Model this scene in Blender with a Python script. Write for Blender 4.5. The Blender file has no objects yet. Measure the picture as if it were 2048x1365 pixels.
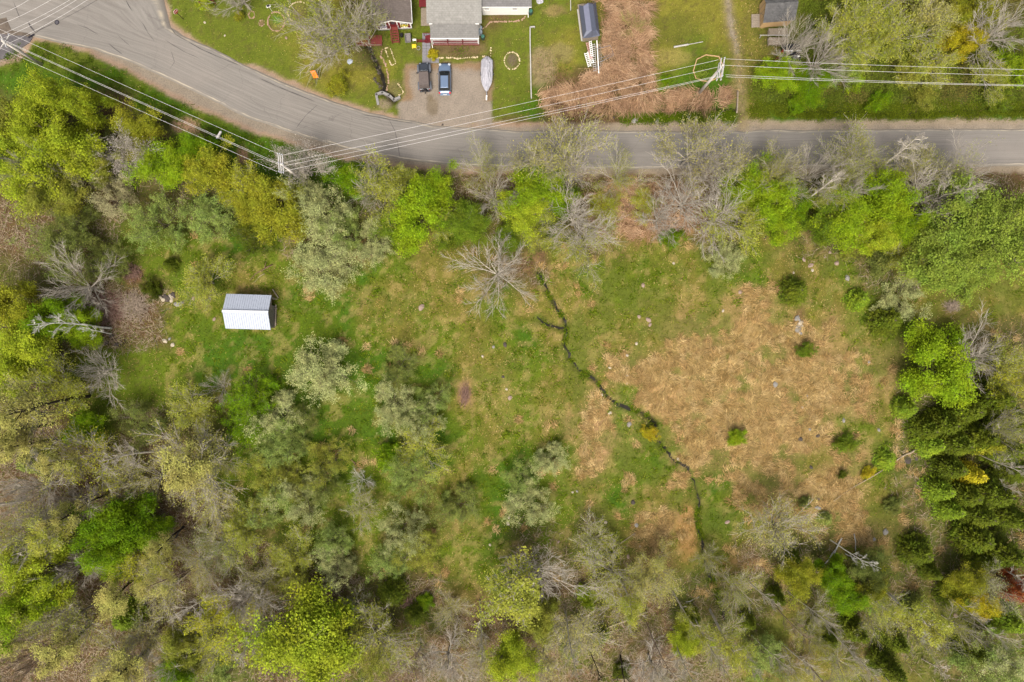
import bpy, math, random
import numpy as np
from mathutils import Vector, Matrix
random.seed(7); RNG = np.random.default_rng(7)
PI = math.pi
sc = bpy.context.scene
C = sc.collection
# ---------------------------------------------------------------- camera, sky, sun, exposure
H = 98.67                     # camera height above the ground, metres
S = 148.0 / 2048.0            # metres of ground per photo pixel
cam = bpy.data.cameras.new('camera'); cam_o = bpy.data.objects.new('camera', cam); C.objects.link(cam_o)
cam.sensor_width = 36; cam.lens = 36 * H / 148.0; cam_o.location = (0, 0, H)
cam.clip_start = 1; cam.clip_end = 3000
sc.camera = cam_o
SUN_EL, SUN_AZ = math.radians(58), math.radians(192)      # azimuth clockwise from +Y (top of the photo)
w = bpy.data.worlds.new('World'); sc.world = w; w.use_nodes = True
nt = w.node_tree; nt.nodes.clear()
sky = nt.nodes.new('ShaderNodeTexSky'); sky.sky_type = 'NISHITA'; sky.sun_disc = False
sky.sun_elevation = SUN_EL; sky.sun_rotation = SUN_AZ
sky.air_density = 1.0; sky.dust_density = 6.0; sky.ozone_density = 1.0
bg = nt.nodes.new('ShaderNodeBackground'); bg.inputs[1].default_value = 0.085
wo = nt.nodes.new('ShaderNodeOutputWorld')
hsv = nt.nodes.new('ShaderNodeHueSaturation'); hsv.inputs['Saturation'].default_value = .45      # thin high overcast: a whiter sky
nt.links.new(sky.outputs[0], hsv.inputs['Color']); nt.links.new(hsv.outputs[0], bg.inputs[0]); nt.links.new(bg.outputs[0], wo.inputs[0])
sun = bpy.data.lights.new('sun', 'SUN'); sun.energy = 1.5; sun.angle = math.radians(22); sun.color = (1, .95, .87)
sun_o = bpy.data.objects.new('sun', sun); C.objects.link(sun_o)
sd = Vector((math.sin(SUN_AZ) * math.cos(SUN_EL), math.cos(SUN_AZ) * math.cos(SUN_EL), math.sin(SUN_EL)))
sun_o.rotation_euler = sd.to_track_quat('Z', 'Y').to_euler()
sc.view_settings.view_transform = 'Standard'; sc.view_settings.look = 'None'
sc.view_settings.gamma = 1; sc.view_settings.use_curve_mapping = False
sc.view_settings.exposure = 1.56
GAIN = 2.0                    # a surface of albedo a shows about a*GAIN in the picture

# ---------------------------------------------------------------- helpers
def P(px, py, z=0.0):
    k = S * (H - z) / H
    return Vector(((px - 1024) * k, (682.5 - py) * k, z))
def lin(c):
    c = np.asarray(c, float) / 255.0
    return np.where(c <= .04045, c / 12.92, ((c + .055) / 1.055) ** 2.4)
def alb(*c, k=1.0):
    if len(c) == 1: c = c[0]
    return np.clip(lin(c) / GAIN * k, 0, .85)
def hsh(ix, iy, s):
    n = (ix.astype(np.int64) * 374761393 + iy.astype(np.int64) * 668265263 + s * 144269) & 0x7fffffff
    n = ((n ^ (n >> 13)) * 1274126177) & 0x7fffffff
    return ((n ^ (n >> 16)) & 0xffff) / 65535.0
def vn(x, y, sz, s=0):
    x = np.asarray(x, float) / sz; y = np.asarray(y, float) / sz
    ix = np.floor(x); iy = np.floor(y); fx = x - ix; fy = y - iy
    fx = fx * fx * (3 - 2 * fx); fy = fy * fy * (3 - 2 * fy)
    a = hsh(ix, iy, s); b = hsh(ix + 1, iy, s); c = hsh(ix, iy + 1, s); d = hsh(ix + 1, iy + 1, s)
    return (a + (b - a) * fx) * (1 - fy) + (c + (d - c) * fx) * fy
def fb(x, y, sz, s=0, o=3):
    r = 0; a = 1; t = 0
    for i in range(o): r = r + a * vn(x, y, sz / 2 ** i, s + i * 17); t += a; a *= .55
    return r / t

def new_mat(name):
    m = bpy.data.materials.new(name); m.use_nodes = True
    return m, m.node_tree.nodes, m.node_tree.links, m.node_tree.nodes['Principled BSDF']
def N(nd, t, **kw):
    n = nd.new(t)
    for k, v in kw.items(): setattr(n, k, v)
    return n
def solid(name, rgb, rough=.7, metal=0.0, var=.12, scale=3.0, bump=0.0, k=1.0, spec=.3, albedo=None):
    """plain painted or weathered surface with mild noise in its colour"""
    m, nd, lk, b = new_mat(name)
    c = alb(rgb, k=k) if albedo is None else albedo
    tc = N(nd, 'ShaderNodeTexCoord'); no = N(nd, 'ShaderNodeTexNoise'); no.inputs['Scale'].default_value = scale; no.inputs['Detail'].default_value = 6
    no.inputs['Roughness'].default_value = .65
    lk.new(tc.outputs['Object'], no.inputs['Vector'])
    cr = N(nd, 'ShaderNodeValToRGB'); cr.color_ramp.elements[0].position = .25; cr.color_ramp.elements[1].position = .75
    cr.color_ramp.elements[0].color = (*(np.clip(c * (1 - var * 1.6), 0, 1)), 1); cr.color_ramp.elements[1].color = (*(np.clip(c * (1 + var), 0, 1)), 1)
    lk.new(no.outputs[0], cr.inputs[0]); lk.new(cr.outputs[0], b.inputs['Base Color'])
    b.inputs['Roughness'].default_value = rough; b.inputs['Metallic'].default_value = metal; b.inputs['Specular IOR Level'].default_value = spec
    if bump:
        bp = N(nd, 'ShaderNodeBump'); bp.inputs['Strength'].default_value = bump; bp.inputs['Distance'].default_value = .05
        lk.new(no.outputs[0], bp.inputs['Height']); lk.new(bp.outputs[0], b.inputs['Normal'])
    return m
def shingle_mat(name, rgb, row=.28, wob=.12):
    m, nd, lk, b = new_mat(name); c = alb(rgb)
    tc = N(nd, 'ShaderNodeTexCoord'); br = N(nd, 'ShaderNodeTexBrick')
    br.inputs['Scale'].default_value = 1.0; br.inputs['Brick Width'].default_value = .45; br.inputs['Row Height'].default_value = row
    br.inputs['Mortar Size'].default_value = .018; br.inputs['Bias'].default_value = 0
    br.inputs['Color1'].default_value = (*c * .93, 1); br.inputs['Color2'].default_value = (*c * 1.08, 1); br.inputs['Mortar'].default_value = (*c * .8, 1)
    lk.new(tc.outputs['Object'], br.inputs['Vector'])
    no = N(nd, 'ShaderNodeTexNoise'); no.inputs['Scale'].default_value = 2.2; no.inputs['Detail'].default_value = 8; no.inputs['Roughness'].default_value = .7
    lk.new(tc.outputs['Object'], no.inputs['Vector'])
    mr = N(nd, 'ShaderNodeMapRange'); mr.inputs[1].default_value = .3; mr.inputs[2].default_value = .7; mr.inputs[3].default_value = 1 - wob * 1.5; mr.inputs[4].default_value = 1 + wob
    lk.new(no.outputs[0], mr.inputs[0])
    mx = N(nd, 'ShaderNodeVectorMath', operation='SCALE'); lk.new(br.outputs[0], mx.inputs[0]); lk.new(mr.outputs[0], mx.inputs['Scale'])
    lk.new(mx.outputs[0], b.inputs['Base Color']); b.inputs['Roughness'].default_value = .9; b.inputs['Specular IOR Level'].default_value = .15
    return m
def attr_mat(name, rough=.85, transl=0.0, spec=.15, hf=0.0, island=0.0, hfs=8.0):
    """colour read from the mesh attribute 'col' (the thing's own colour)"""
    m, nd, lk, b = new_mat(name)
    at = N(nd, 'ShaderNodeAttribute', attribute_name='col')
    src = at.outputs['Color']
    if hf:
        tc = N(nd, 'ShaderNodeTexCoord'); no = N(nd, 'ShaderNodeTexNoise'); no.inputs['Scale'].default_value = hfs; no.inputs['Detail'].default_value = 5; no.inputs['Roughness'].default_value = .75
        lk.new(tc.outputs['Object'], no.inputs['Vector'])
        mr = N(nd, 'ShaderNodeMapRange'); mr.inputs[1].default_value = .32; mr.inputs[2].default_value = .68; mr.inputs[3].default_value = 1 - hf; mr.inputs[4].default_value = 1 + hf
        lk.new(no.outputs[0], mr.inputs[0])
        v = N(nd, 'ShaderNodeVectorMath', operation='SCALE'); lk.new(src, v.inputs[0]); lk.new(mr.outputs[0], v.inputs['Scale']); src = v.outputs[0]
        bp = N(nd, 'ShaderNodeBump'); bp.inputs['Strength'].default_value = .5; bp.inputs['Distance'].default_value = .08
        lk.new(no.outputs[0], bp.inputs['Height']); lk.new(bp.outputs[0], b.inputs['Normal'])
    lk.new(src, b.inputs['Base Color']); b.inputs['Roughness'].default_value = rough; b.inputs['Specular IOR Level'].default_value = spec
    if transl:
        tr = N(nd, 'ShaderNodeBsdfTranslucent'); lk.new(src, tr.inputs[0]); ms = N(nd, 'ShaderNodeMixShader'); ms.inputs[0].default_value = transl
        lk.new(b.outputs[0], ms.inputs[1]); lk.new(tr.outputs[0], ms.inputs[2]); lk.new(ms.outputs[0], nd['Material Output'].inputs[0])
    return m
def leaf_mat(name, transl=.35, lo=.66, hi=1.3):
    """foliage: the object's own colour, each leaf a little lighter, darker, yellower"""
    m, nd, lk, b = new_mat(name)
    oi = N(nd, 'ShaderNodeObjectInfo'); ge = N(nd, 'ShaderNodeNewGeometry')
    mr = N(nd, 'ShaderNodeMapRange'); mr.inputs[3].default_value = lo; mr.inputs[4].default_value = hi
    lk.new(ge.outputs['Random Per Island'], mr.inputs[0])
    sc_ = N(nd, 'ShaderNodeVectorMath', operation='SCALE'); lk.new(oi.outputs['Color'], sc_.inputs[0]); lk.new(mr.outputs[0], sc_.inputs['Scale'])
    tc = N(nd, 'ShaderNodeTexCoord'); no = N(nd, 'ShaderNodeTexNoise'); no.inputs['Scale'].default_value = .55; no.inputs['Detail'].default_value = 3
    lk.new(tc.outputs['Object'], no.inputs['Vector'])
    hs = N(nd, 'ShaderNodeHueSaturation')
    m2 = N(nd, 'ShaderNodeMapRange'); m2.inputs[1].default_value = .3; m2.inputs[2].default_value = .7; m2.inputs[3].default_value = .478; m2.inputs[4].default_value = .518
    lk.new(no.outputs[0], m2.inputs[0]); lk.new(m2.outputs[0], hs.inputs['Hue']); lk.new(sc_.outputs[0], hs.inputs['Color'])
    n5 = N(nd, 'ShaderNodeTexNoise'); n5.inputs['Scale'].default_value = 1.3; n5.inputs['Detail'].default_value = 2; lk.new(tc.outputs['Object'], n5.inputs['Vector'])
    m5 = N(nd, 'ShaderNodeMapRange'); m5.inputs[1].default_value = .3; m5.inputs[2].default_value = .7; m5.inputs[3].default_value = .72; m5.inputs[4].default_value = 1.25; lk.new(n5.outputs[0], m5.inputs[0]); lk.new(m5.outputs[0], hs.inputs['Value'])
    lk.new(hs.outputs[0], b.inputs['Base Color']); b.inputs['Roughness'].default_value = .7; b.inputs['Specular IOR Level'].default_value = .1
    tr = N(nd, 'ShaderNodeBsdfTranslucent'); lk.new(hs.outputs[0], tr.inputs[0]); ms = N(nd, 'ShaderNodeMixShader'); ms.inputs[0].default_value = transl
    lk.new(b.outputs[0], ms.inputs[1]); lk.new(tr.outputs[0], ms.inputs[2]); lk.new(ms.outputs[0], nd['Material Output'].inputs[0])
    return m
def objcol_mat(name, rough=.8):
    m, nd, lk, b = new_mat(name); oi = N(nd, 'ShaderNodeObjectInfo')
    tc = N(nd, 'ShaderNodeTexCoord'); no = N(nd, 'ShaderNodeTexNoise'); no.inputs['Scale'].default_value = 5; no.inputs['Detail'].default_value = 6
    lk.new(tc.outputs['Object'], no.inputs['Vector'])
    mr = N(nd, 'ShaderNodeMapRange'); mr.inputs[1].default_value = .3; mr.inputs[2].default_value = .7; mr.inputs[3].default_value = .65; mr.inputs[4].default_value = 1.25
    lk.new(no.outputs[0], mr.inputs[0])
    v = N(nd, 'ShaderNodeVectorMath', operation='SCALE'); lk.new(oi.outputs['Color'], v.inputs[0]); lk.new(mr.outputs[0], v.inputs['Scale'])
    lk.new(v.outputs[0], b.inputs['Base Color']); b.inputs['Roughness'].default_value = rough; b.inputs['Specular IOR Level'].default_value = .2
    return m

def tag(o, label=None, cat=None, group=None, kind=None):
    if label: o['label'] = label
    if cat: o['category'] = cat
    if group: o['group'] = group
    if kind: o['kind'] = kind
    return o
def empty(name, loc=(0, 0, 0), rz=0.0, label=None, cat=None, group=None):
    o = bpy.data.objects.new(name, None); C.objects.link(o); o.location = loc; o.rotation_euler = (0, 0, rz); o.empty_display_size = .3
    return tag(o, label, cat, group)
def link(name, me, parent=None, loc=None, rz=0.0):
    o = bpy.data.objects.new(name, me); C.objects.link(o)
    if parent is not None: o.parent = parent
    if loc is not None: o.location = loc
    if rz: o.rotation_euler = (0, 0, rz)
    return o
def np_mesh(name, v, f, mat, col=None, smooth=False):
    """v (n,3), f (m,k) with k 3 or 4; col (n,3) point colours"""
    me = bpy.data.meshes.new(name); v = np.asarray(v, np.float32); f = np.asarray(f, np.int32)
    me.vertices.add(len(v)); me.vertices.foreach_set('co', v.ravel())
    k = f.shape[1]; me.loops.add(f.size); me.loops.foreach_set('vertex_index', f.ravel())
    me.polygons.add(len(f)); me.polygons.foreach_set('loop_start', np.arange(0, f.size, k, dtype=np.int32))
    me.update(calc_edges=True)
    if col is not None:
        a = me.attributes.new('col', 'FLOAT_COLOR', 'POINT'); cc = np.ones((len(v), 4), np.float32); cc[:, :3] = col
        a.data.foreach_set('color', cc.ravel())
    if smooth: me.polygons.foreach_set('use_smooth', np.ones(len(f), bool))
    me.materials.append(mat)
    return me
class MB:
    def __init__(s): s.v = []; s.f = []
    def add(s, v, f):
        n = len(s.v); s.v += [tuple(p) for p in v]; s.f += [tuple(i + n for i in q) for q in f]; return s
    def box(s, c, d, rz=0, rx=0, ry=0, taper=1.0):
        m = Matrix.Translation(c) @ Matrix.Rotation(rz, 4, 'Z') @ Matrix.Rotation(ry, 4, 'Y') @ Matrix.Rotation(rx, 4, 'X'); a, b, e = d[0] / 2, d[1] / 2, d[2] / 2
        vs = [m @ Vector(p) for p in [(-a, -b, -e), (a, -b, -e), (a, b, -e), (-a, b, -e), (-a * taper, -b * taper, e), (a * taper, -b * taper, e), (a * taper, b * taper, e), (-a * taper, b * taper, e)]]
        return s.add(vs, [(0, 3, 2, 1), (4, 5, 6, 7), (0, 1, 5, 4), (1, 2, 6, 5), (2, 3, 7, 6), (3, 0, 4, 7)])
    def prism(s, pts, z0, z1):
        n = len(pts); vs = [(p[0], p[1], z0) for p in pts] + [(p[0], p[1], z1) for p in pts]
        return s.add(vs, [tuple(range(n))[::-1], tuple(range(n, 2 * n))] + [(i, (i + 1) % n, (i + 1) % n + n, i + n) for i in range(n)])
    def tube(s, pts, r, sides=6, cap=True):
        pts = [Vector(p) for p in pts]; n = len(pts); r = r if hasattr(r, '__len__') else [r] * n; base = len(s.v); vs = []; fs = []
        for i, p in enumerate(pts):
            d = (pts[min(i + 1, n - 1)] - pts[max(i - 1, 0)]).normalized()
            u = d.orthogonal().normalized() if i == 0 else (u - d * u.dot(d)).normalized()
            q = d.cross(u)
            for k in range(sides):
                a = 2 * PI * k / sides; vs.append(p + (u * math.cos(a) + q * math.sin(a)) * r[i])
        for i in range(n - 1):
            for k in range(sides):
                a = i * sides + k; b = i * sides + (k + 1) % sides; fs.append((a, b, b + sides, a + sides))
        if cap: fs.append(tuple(range(sides))[::-1]); fs.append(tuple(range((n - 1) * sides, n * sides)))
        return s.add(vs, fs)
    def cyl(s, c, r, h, sides=12, r2=None):
        c = Vector(c); return s.tube([c, c + Vector((0, 0, h))], [r, r if r2 is None else r2], sides)
    def build(s, name, mat, parent=None, smooth=False, bevel=0, loc=None, rz=0.0):
        me = bpy.data.meshes.new(name); me.from_pydata(s.v, [], s.f); me.update(); me.materials.append(mat)
        if smooth: me.polygons.foreach_set('use_smooth', np.ones(len(s.f), bool))
        o = link(name, me, parent, loc, rz)
        if bevel:
            b = o.modifiers.new('b', 'BEVEL'); b.width = bevel; b.segments = 2; b.limit_method = 'ANGLE'
        return o
def loft(rings, close=True):
    """rings of equal length -> MB"""
    m = MB(); n = len(rings[0]); vs = [p for r in rings for p in r]; fs = []
    for i in range(len(rings) - 1):
        for k in range(n): a = i * n + k; b = i * n + (k + 1) % n; fs.append((a, b, b + n, a + n))
    if close: fs.append(tuple(range(n))[::-1]); fs.append(tuple(range((len(rings) - 1) * n, len(rings) * n)))
    return m.add(vs, fs)

# ---------------------------------------------------------------- the lie of the land
CLS = '''rrrrrllllloulllbllmbooomluuuuuuu
rrrrrrlllooulrbrlolbolomuuuuuuuu
GGGGrrrrrooolrrrlbbblGGmuuuuuuuu
uuubGGrrrrrrrrrrGbbbGGGmGGuGuGuG
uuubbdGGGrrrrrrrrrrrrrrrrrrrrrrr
uubuuuuuGGGGGubbbbbbbbbbuuuubbbb
bbubuuuuuuuuuuuuuuubbbbuuuuuuuuu
bbuugggGguuugmmmggbmmgugmuuuuuug
uubugggmggmGgmmubmGggmggmmguugmm
uuubbggmmGGmmmmgmmmgmmmtmmmgmmmm
uuubbgGGGGGgmgmgGmmmmtttttmmgguu
uuggggGGGuGGgGmmgmmtttttttttguuu
bbmgggmuuuGGggmmgmtgtttttttmuuuu
bbbgbuuuuuGGuGgmgmtggtttttgmuuuu
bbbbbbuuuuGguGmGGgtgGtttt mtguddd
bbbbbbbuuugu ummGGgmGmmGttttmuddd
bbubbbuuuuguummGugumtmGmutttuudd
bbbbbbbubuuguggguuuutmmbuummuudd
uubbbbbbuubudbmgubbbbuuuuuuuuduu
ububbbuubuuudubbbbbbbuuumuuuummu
bbbbbuuuuuuuubbbbbbbbbbmbmumuuuu
bbbbbuuubuuubbbbbbbbbubmmmummuuu'''.replace(' ', '').split('\n')
CLS = [(r + r[-1] * 32)[:32] for r in CLS]
for j_ in range(4): CLS[j_] = CLS[j_].replace('r', 'l')      # pavement and gravel are laid by outline below
CLS[4] = CLS[4][:9] + 'G' * 4 + 'b' * 19
for j_ in range(10, 17): CLS[j_] = CLS[j_][:7] + CLS[j_][7:14].replace('u', 'G' if j_ < 14 else 'g') + CLS[j_][14:]
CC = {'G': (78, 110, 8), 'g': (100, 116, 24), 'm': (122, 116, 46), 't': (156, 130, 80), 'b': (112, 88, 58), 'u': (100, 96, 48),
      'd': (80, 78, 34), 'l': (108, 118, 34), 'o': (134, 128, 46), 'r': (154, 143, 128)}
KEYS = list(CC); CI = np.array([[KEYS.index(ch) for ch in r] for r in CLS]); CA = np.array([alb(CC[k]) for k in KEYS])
def to_px(x, y): return x / S + 1024, 682.5 - y / S
def cls_at(px, py, warp=38):
    """class index near a photo pixel, edges broken up"""
    wx = px + (fb(px, py, 70, 3) - .5) * 2.6 * warp; wy = py + (fb(px, py, 70, 9) - .5) * 2.6 * warp
    i = np.clip(np.floor(wx / 64), 0, 31).astype(int); j = np.clip(np.floor(wy / 64), 0, 21).astype(int)
    return CI[j, i]
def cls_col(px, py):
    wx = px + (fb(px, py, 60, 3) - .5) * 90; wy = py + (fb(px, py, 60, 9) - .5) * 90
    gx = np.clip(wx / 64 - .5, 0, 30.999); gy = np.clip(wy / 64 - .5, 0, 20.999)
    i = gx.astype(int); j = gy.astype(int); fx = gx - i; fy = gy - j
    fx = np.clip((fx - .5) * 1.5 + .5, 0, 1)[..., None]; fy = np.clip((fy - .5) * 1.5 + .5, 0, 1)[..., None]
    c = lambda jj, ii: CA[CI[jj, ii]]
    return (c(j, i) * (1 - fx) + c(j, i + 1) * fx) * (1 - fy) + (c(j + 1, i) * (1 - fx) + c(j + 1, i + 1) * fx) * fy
def seg_dist(px, py, pts):
    d = np.full(np.shape(px), 1e9)
    for (x0, y0), (x1, y1) in zip(pts[:-1], pts[1:]):
        vx, vy = x1 - x0, y1 - y0; t = np.clip(((px - x0) * vx + (py - y0) * vy) / (vx * vx + vy * vy + 1e-9), 0, 1)
        d = np.minimum(d, np.hypot(px - x0 - t * vx, py - y0 - t * vy))
    return d
def poly_sd(px, py, pts):
    """signed distance, negative inside"""
    d = seg_dist(px, py, pts + [pts[0]]); ins = np.zeros(np.shape(px), bool)
    for (x0, y0), (x1, y1) in zip(pts, pts[1:] + [pts[0]]):
        if y0 == y1: continue
        c = ((y0 > py) != (y1 > py)) & (px < (x1 - x0) * (py - y0) / (y1 - y0) + x0); ins ^= c
    return np.where(ins, -d, d)
STREAM = [(1075, 545), (1085, 560), (1098, 592), (1119, 622), (1132, 648), (1130, 690), (1140, 718), (1158, 740), (1180, 750), (1200, 770), (1216, 795), (1236, 810), (1268, 820), (1298, 834), (1312, 850), (1316, 880), (1330, 900), (1350, 924), (1374, 934), (1385, 958), (1398, 985), (1400, 1010), (1392, 1035), (1404, 1078), (1410, 1120), (1424, 1160), (1438, 1196), (1452, 1240)]
STREAM2 = [(1074, 634), (1098, 650), (1128, 658)]
BROOK = [(700, -30), (715, 30), (728, 70), (738, 95), (752, 125), (764, 150), (768, 168), (764, 182), (776, 190), (788, 199)]
DITCH = [(1262, 216), (1330, 219), (1400, 215), (1470, 221)]
DITCH2 = [(1560, 224), (1640, 220), (1740, 222), (1820, 228), (1900, 222), (1980, 218), (2080, 216)]
SH_N = [(300, -80), (330, 0), (345, 44), (390, 80), (475, 131), (512, 133), (575, 160), (637, 186), (737, 219), (800, 235), (900, 243), (1024, 246), (1250, 246), (1536, 243), (2048, 238), (3200, 236)]
SH_S = [(3200, 350), (2048, 346), (1536, 348), (1200, 352), (1024, 350), (900, 345), (787, 333), (687, 320), (587, 288), (512, 268), (400, 220), (325, 184), (250, 140), (175, 106), (100, 84), (70, 82), (40, 120), (0, 130), (-900, 300), (-900, -80)]
SHOULDER = SH_N + SH_S
DRIVE = [(812, 132), (850, 126), (985, 126), (984, 180), (980, 215), (985, 250), (800, 250), (795, 215), (815, 190), (808, 160)]
TRACK = [(1485, 250), (1480, 200), (1478, 150), (1474, 100), (1462, 50), (1455, -20)]
def carve(px, py):
    z = 0.0
    d = np.minimum(seg_dist(px, py, STREAM), seg_dist(px, py, STREAM2) + 1.5); z = z - .38 * np.exp(-(d / 4.2) ** 2) * (.45 + .9 * vn(px, py, 14, 99))
    d = seg_dist(px, py, BROOK); z = z - .75 * np.exp(-(d / 9.0) ** 2)
    d = np.minimum(seg_dist(px, py, DITCH), seg_dist(px, py, DITCH2)); z = z - .45 * np.exp(-(d / 7.0) ** 2)
    return z
def flat_mask(px, py):
    m = np.minimum(poly_sd(px, py, SHOULDER), poly_sd(px, py, DRIVE))
    return np.clip(m / 18.0, 0, 1)
def ground_z(x, y):
    px, py = to_px(np.asarray(x, float), np.asarray(y, float))
    fm = flat_mask(px, py); rough = .06 + .1 * (py > 480)
    z = fm * ((fb(px, py, 210, 5, 2) - .5) * .5 + (fb(px, py, 26, 31, 3) - .5) * rough * 2)
    return z + carve(px, py)
def gz(p): return float(ground_z(p[0], p[1]))
def G(px, py, dz=0.0):
    p = P(px, py); p.z = gz(p) + dz; return p

def mk_ground():
    a = 0.34; xs = np.arange(-86, 86, a); ys = np.arange(-58, 58, a)
    out = np.array([3, 8, 16, 30, 55, 100, 190, 340, 600.0])
    xs = np.concatenate([-86 - out[::-1], xs, xs[-1] + out]); ys = np.concatenate([-58 - out[::-1], ys, ys[-1] + out])
    X, Y = np.meshgrid(xs, ys); px, py = to_px(X, Y)
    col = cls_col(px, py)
    # gravel shoulders, drive and tracks: sharp-edged areas over the soft class map
    n1 = (fb(px, py, 14, 41) - .5)
    def over(mask, c):
        nonlocal col
        m = np.clip(mask, 0, 1)[..., None]; col = col * (1 - m) + np.asarray(c) * m
    sd = poly_sd(px, py, SHOULDER)
    over(.5 - (sd + n1 * 16) / 6, alb(156, 142, 124))
    over(np.exp(-((sd + 3 + n1 * 8) / 5) ** 2) * .7 * (px < 1100), alb(176, 142, 116))
    over(np.exp(-((sd + 5 + n1 * 12) / 6) ** 2) * .6 * (px >= 1100), alb(170, 150, 122))
    dd = poly_sd(px, py, DRIVE)
    over(.5 - (dd + n1 * 14) / 6, alb(160, 146, 130))
    over(np.exp(-((dd + 5 + n1 * 14) / 7) ** 2) * .8 * (py < 205), alb(152, 120, 82))
    for (cx, cy, rx, ry, c, s) in [(866, 214, 12, 20, (128, 112, 88), .7), (860, 196, 6, 8, (118, 104, 80), .7), (905, 100, 75, 18, (124, 102, 72), .8),
            (1024, 122, 13, 15, (120, 104, 84), .9), (553, 52, 14, 16, (128, 118, 62), .7), (553, 40, 9, 9, (90, 132, 36), .9), (524, 47, 5, 5, (150, 118, 92), .9),
            (600, 26, 20, 20, (136, 120, 74), .7), (1000, 36, 40, 5, (120, 96, 66), .8), (1085, 135, 28, 42, (160, 138, 104), .8), (1120, 105, 30, 20, (150, 134, 92), .6),
            (1110, 22, 24, 12, (164, 134, 92), .6), (1345, 60, 60, 36, (98, 102, 34), .6), (1345, 115, 45, 18, (158, 144, 78), .7), (1412, 138, 24, 24, (82, 104, 12), .9),
            (1290, 30, 20, 40, (120, 118, 40), .6), (1692, 760, 13, 12, (96, 76, 52), .9), (265, 612, 34, 28, (112, 88, 76), .8), (190, 625, 60, 40, (116, 88, 66), .8), (265, 548, 22, 20, (132, 92, 70), .9),
            (370, 250, 30, 16, (176, 140, 112), .9), (395, 268, 18, 10, (168, 134, 108), .9), (485, 310, 12, 20, (170, 132, 104), .9),
            (230, 240, 40, 40, (96, 72, 44), .8), (230, 682, 22, 14, (78, 60, 46), .9), (245, 685, 8, 8, (38, 32, 28), .6),
            (770, 208, 16, 12, (160, 140, 116), .8), (790, 178, 16, 16, (130, 110, 86), .5), (650, 700, 60, 40, (84, 104, 6), .6), (560, 740, 50, 60, (86, 104, 6), .6), (700, 830, 60, 60, (92, 110, 10), .5),
            (965, 985, 34, 60, (84, 110, 4), .8), (1285, 930, 24, 40, (90, 112, 8), .8), (1240, 960, 50, 14, (92, 112, 14), .7), (1470, 1000, 60, 20, (94, 112, 12), .8), (1260, 870, 40, 60, (118, 120, 52), .6),
            (1200, 870, 30, 55, (186, 146, 104), .8), (1330, 800, 50, 36, (198, 158, 106), .8), (1000, 800, 40, 50, (122, 126, 48), .5), (1250, 560, 90, 34, (98, 110, 20), .6), (1300, 590, 90, 10, (100, 112, 20), .5),
            (1440, 660, 18, 12, (94, 112, 16), .8), (620, 640, 60, 50, (100, 114, 16), .6), (420, 640, 50, 50, (102, 114, 18), .6), (1255, 1090, 60, 30, (124, 116, 46), .6), (1375, 1060, 25, 60, (190, 138, 88), .6),
            (1480, 1130, 40, 18, (184, 140, 90), .6), (1340, 425, 110, 60, (164, 122, 88), .8), (1250, 430, 90, 60, (152, 110, 76), .6), (350, 1010, 80, 60, (116, 88, 64), .6), (470, 1140, 60, 40, (108, 82, 58), .6),
            (1600, 640, 14, 26, (140, 104, 78), .6), (1905, 612, 20, 12, (176, 150, 122), .6), (930, 790, 16, 30, (160, 122, 88), .7)]:
        q = ((px - cx) / rx) ** 2 + ((py - cy) / ry) ** 2 + n1 * 1.2
        over(np.clip(1.4 - q, 0, 1) * s, alb(c))
    td = seg_dist(px, py, TRACK)
    over(np.clip(1.2 - np.abs(td + n1 * 10) / 15, 0, 1) * .75, alb(150, 132, 96)); over(np.clip(1.1 - (td + n1 * 14) / 7, 0, 1) * .6 * (py < 110), alb(165, 152, 138))
    # wet mud along the running water
    ds = np.minimum(seg_dist(px, py, STREAM), seg_dist(px, py, STREAM2) + 1)
    over(np.clip(1.2 - (ds + n1 * 7) / 10, 0, 1) * .55, alb(92, 104, 36)); over(np.clip(1.3 - (ds + n1 * 11) / 3.6, 0, 1) * .85, alb(54, 46, 30))
    db = seg_dist(px, py, BROOK); over(np.clip(1.3 - (db + n1 * 6) / 8, 0, 1) * .9, alb(58, 44, 34))
    dq = np.minimum(seg_dist(px, py, DITCH), seg_dist(px, py, DITCH2)); over(np.clip(1.2 - (dq + n1 * 8) / 5, 0, 1) * .8, alb(52, 42, 26))
    # mottling: straw in the green, green in the straw
    paved = np.clip((np.minimum(sd, dd)) / 5, 0, 1)
    n2 = fb(px, py, 16, 77, 4); n3 = fb(px, py, 7, 91, 3); n4 = fb(px, py, 40, 57, 3)
    grass = paved * (py > 460) * (px > 330)
    over(np.clip((n2 - .56) * 5, 0, .3) * grass, alb(186, 152, 104)); over(np.clip((.42 - n4) * 5, 0, .3) * grass, alb(92, 116, 36)); over(np.clip((fb(px, py, 55, 123, 4) - .54) * 7, 0, .6) * grass * (px > 1120), alb(104, 112, 40))
    over(np.clip((n3 - .62) * 6, 0, .5) * paved * (1 - (py > 460) * (px > 330)), alb(84, 70, 42))
    col = col * (1 + ((n3 - .5) * .5)[..., None] * (.35 + .65 * paved[..., None])) * (1 + ((n2 - .5) * .35)[..., None])
    Z = ground_z(X, Y)
    v = np.stack([X, Y, Z], -1).reshape(-1, 3); ny, nx = X.shape; idx = np.arange(ny * nx).reshape(ny, nx)
    f = np.stack([idx[:-1, :-1], idx[:-1, 1:], idx[1:, 1:], idx[1:, :-1]], -1).reshape(-1, 4)
    me = np_mesh('ground', v, f, attr_mat('ground_soil', .95, hf=.28, hfs=5.0), np.clip(col, 0.003, .8).reshape(-1, 3), True)
    return tag(link('ground', me), kind='structure'), (xs, ys, col)
ground, GCOL = mk_ground()
def gcol(x, y):
    xs, ys, col = GCOL
    i = np.clip(np.searchsorted(xs, x), 0, len(xs) - 1); j = np.clip(np.searchsorted(ys, y), 0, len(ys) - 1)
    return col[j, i]

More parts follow.
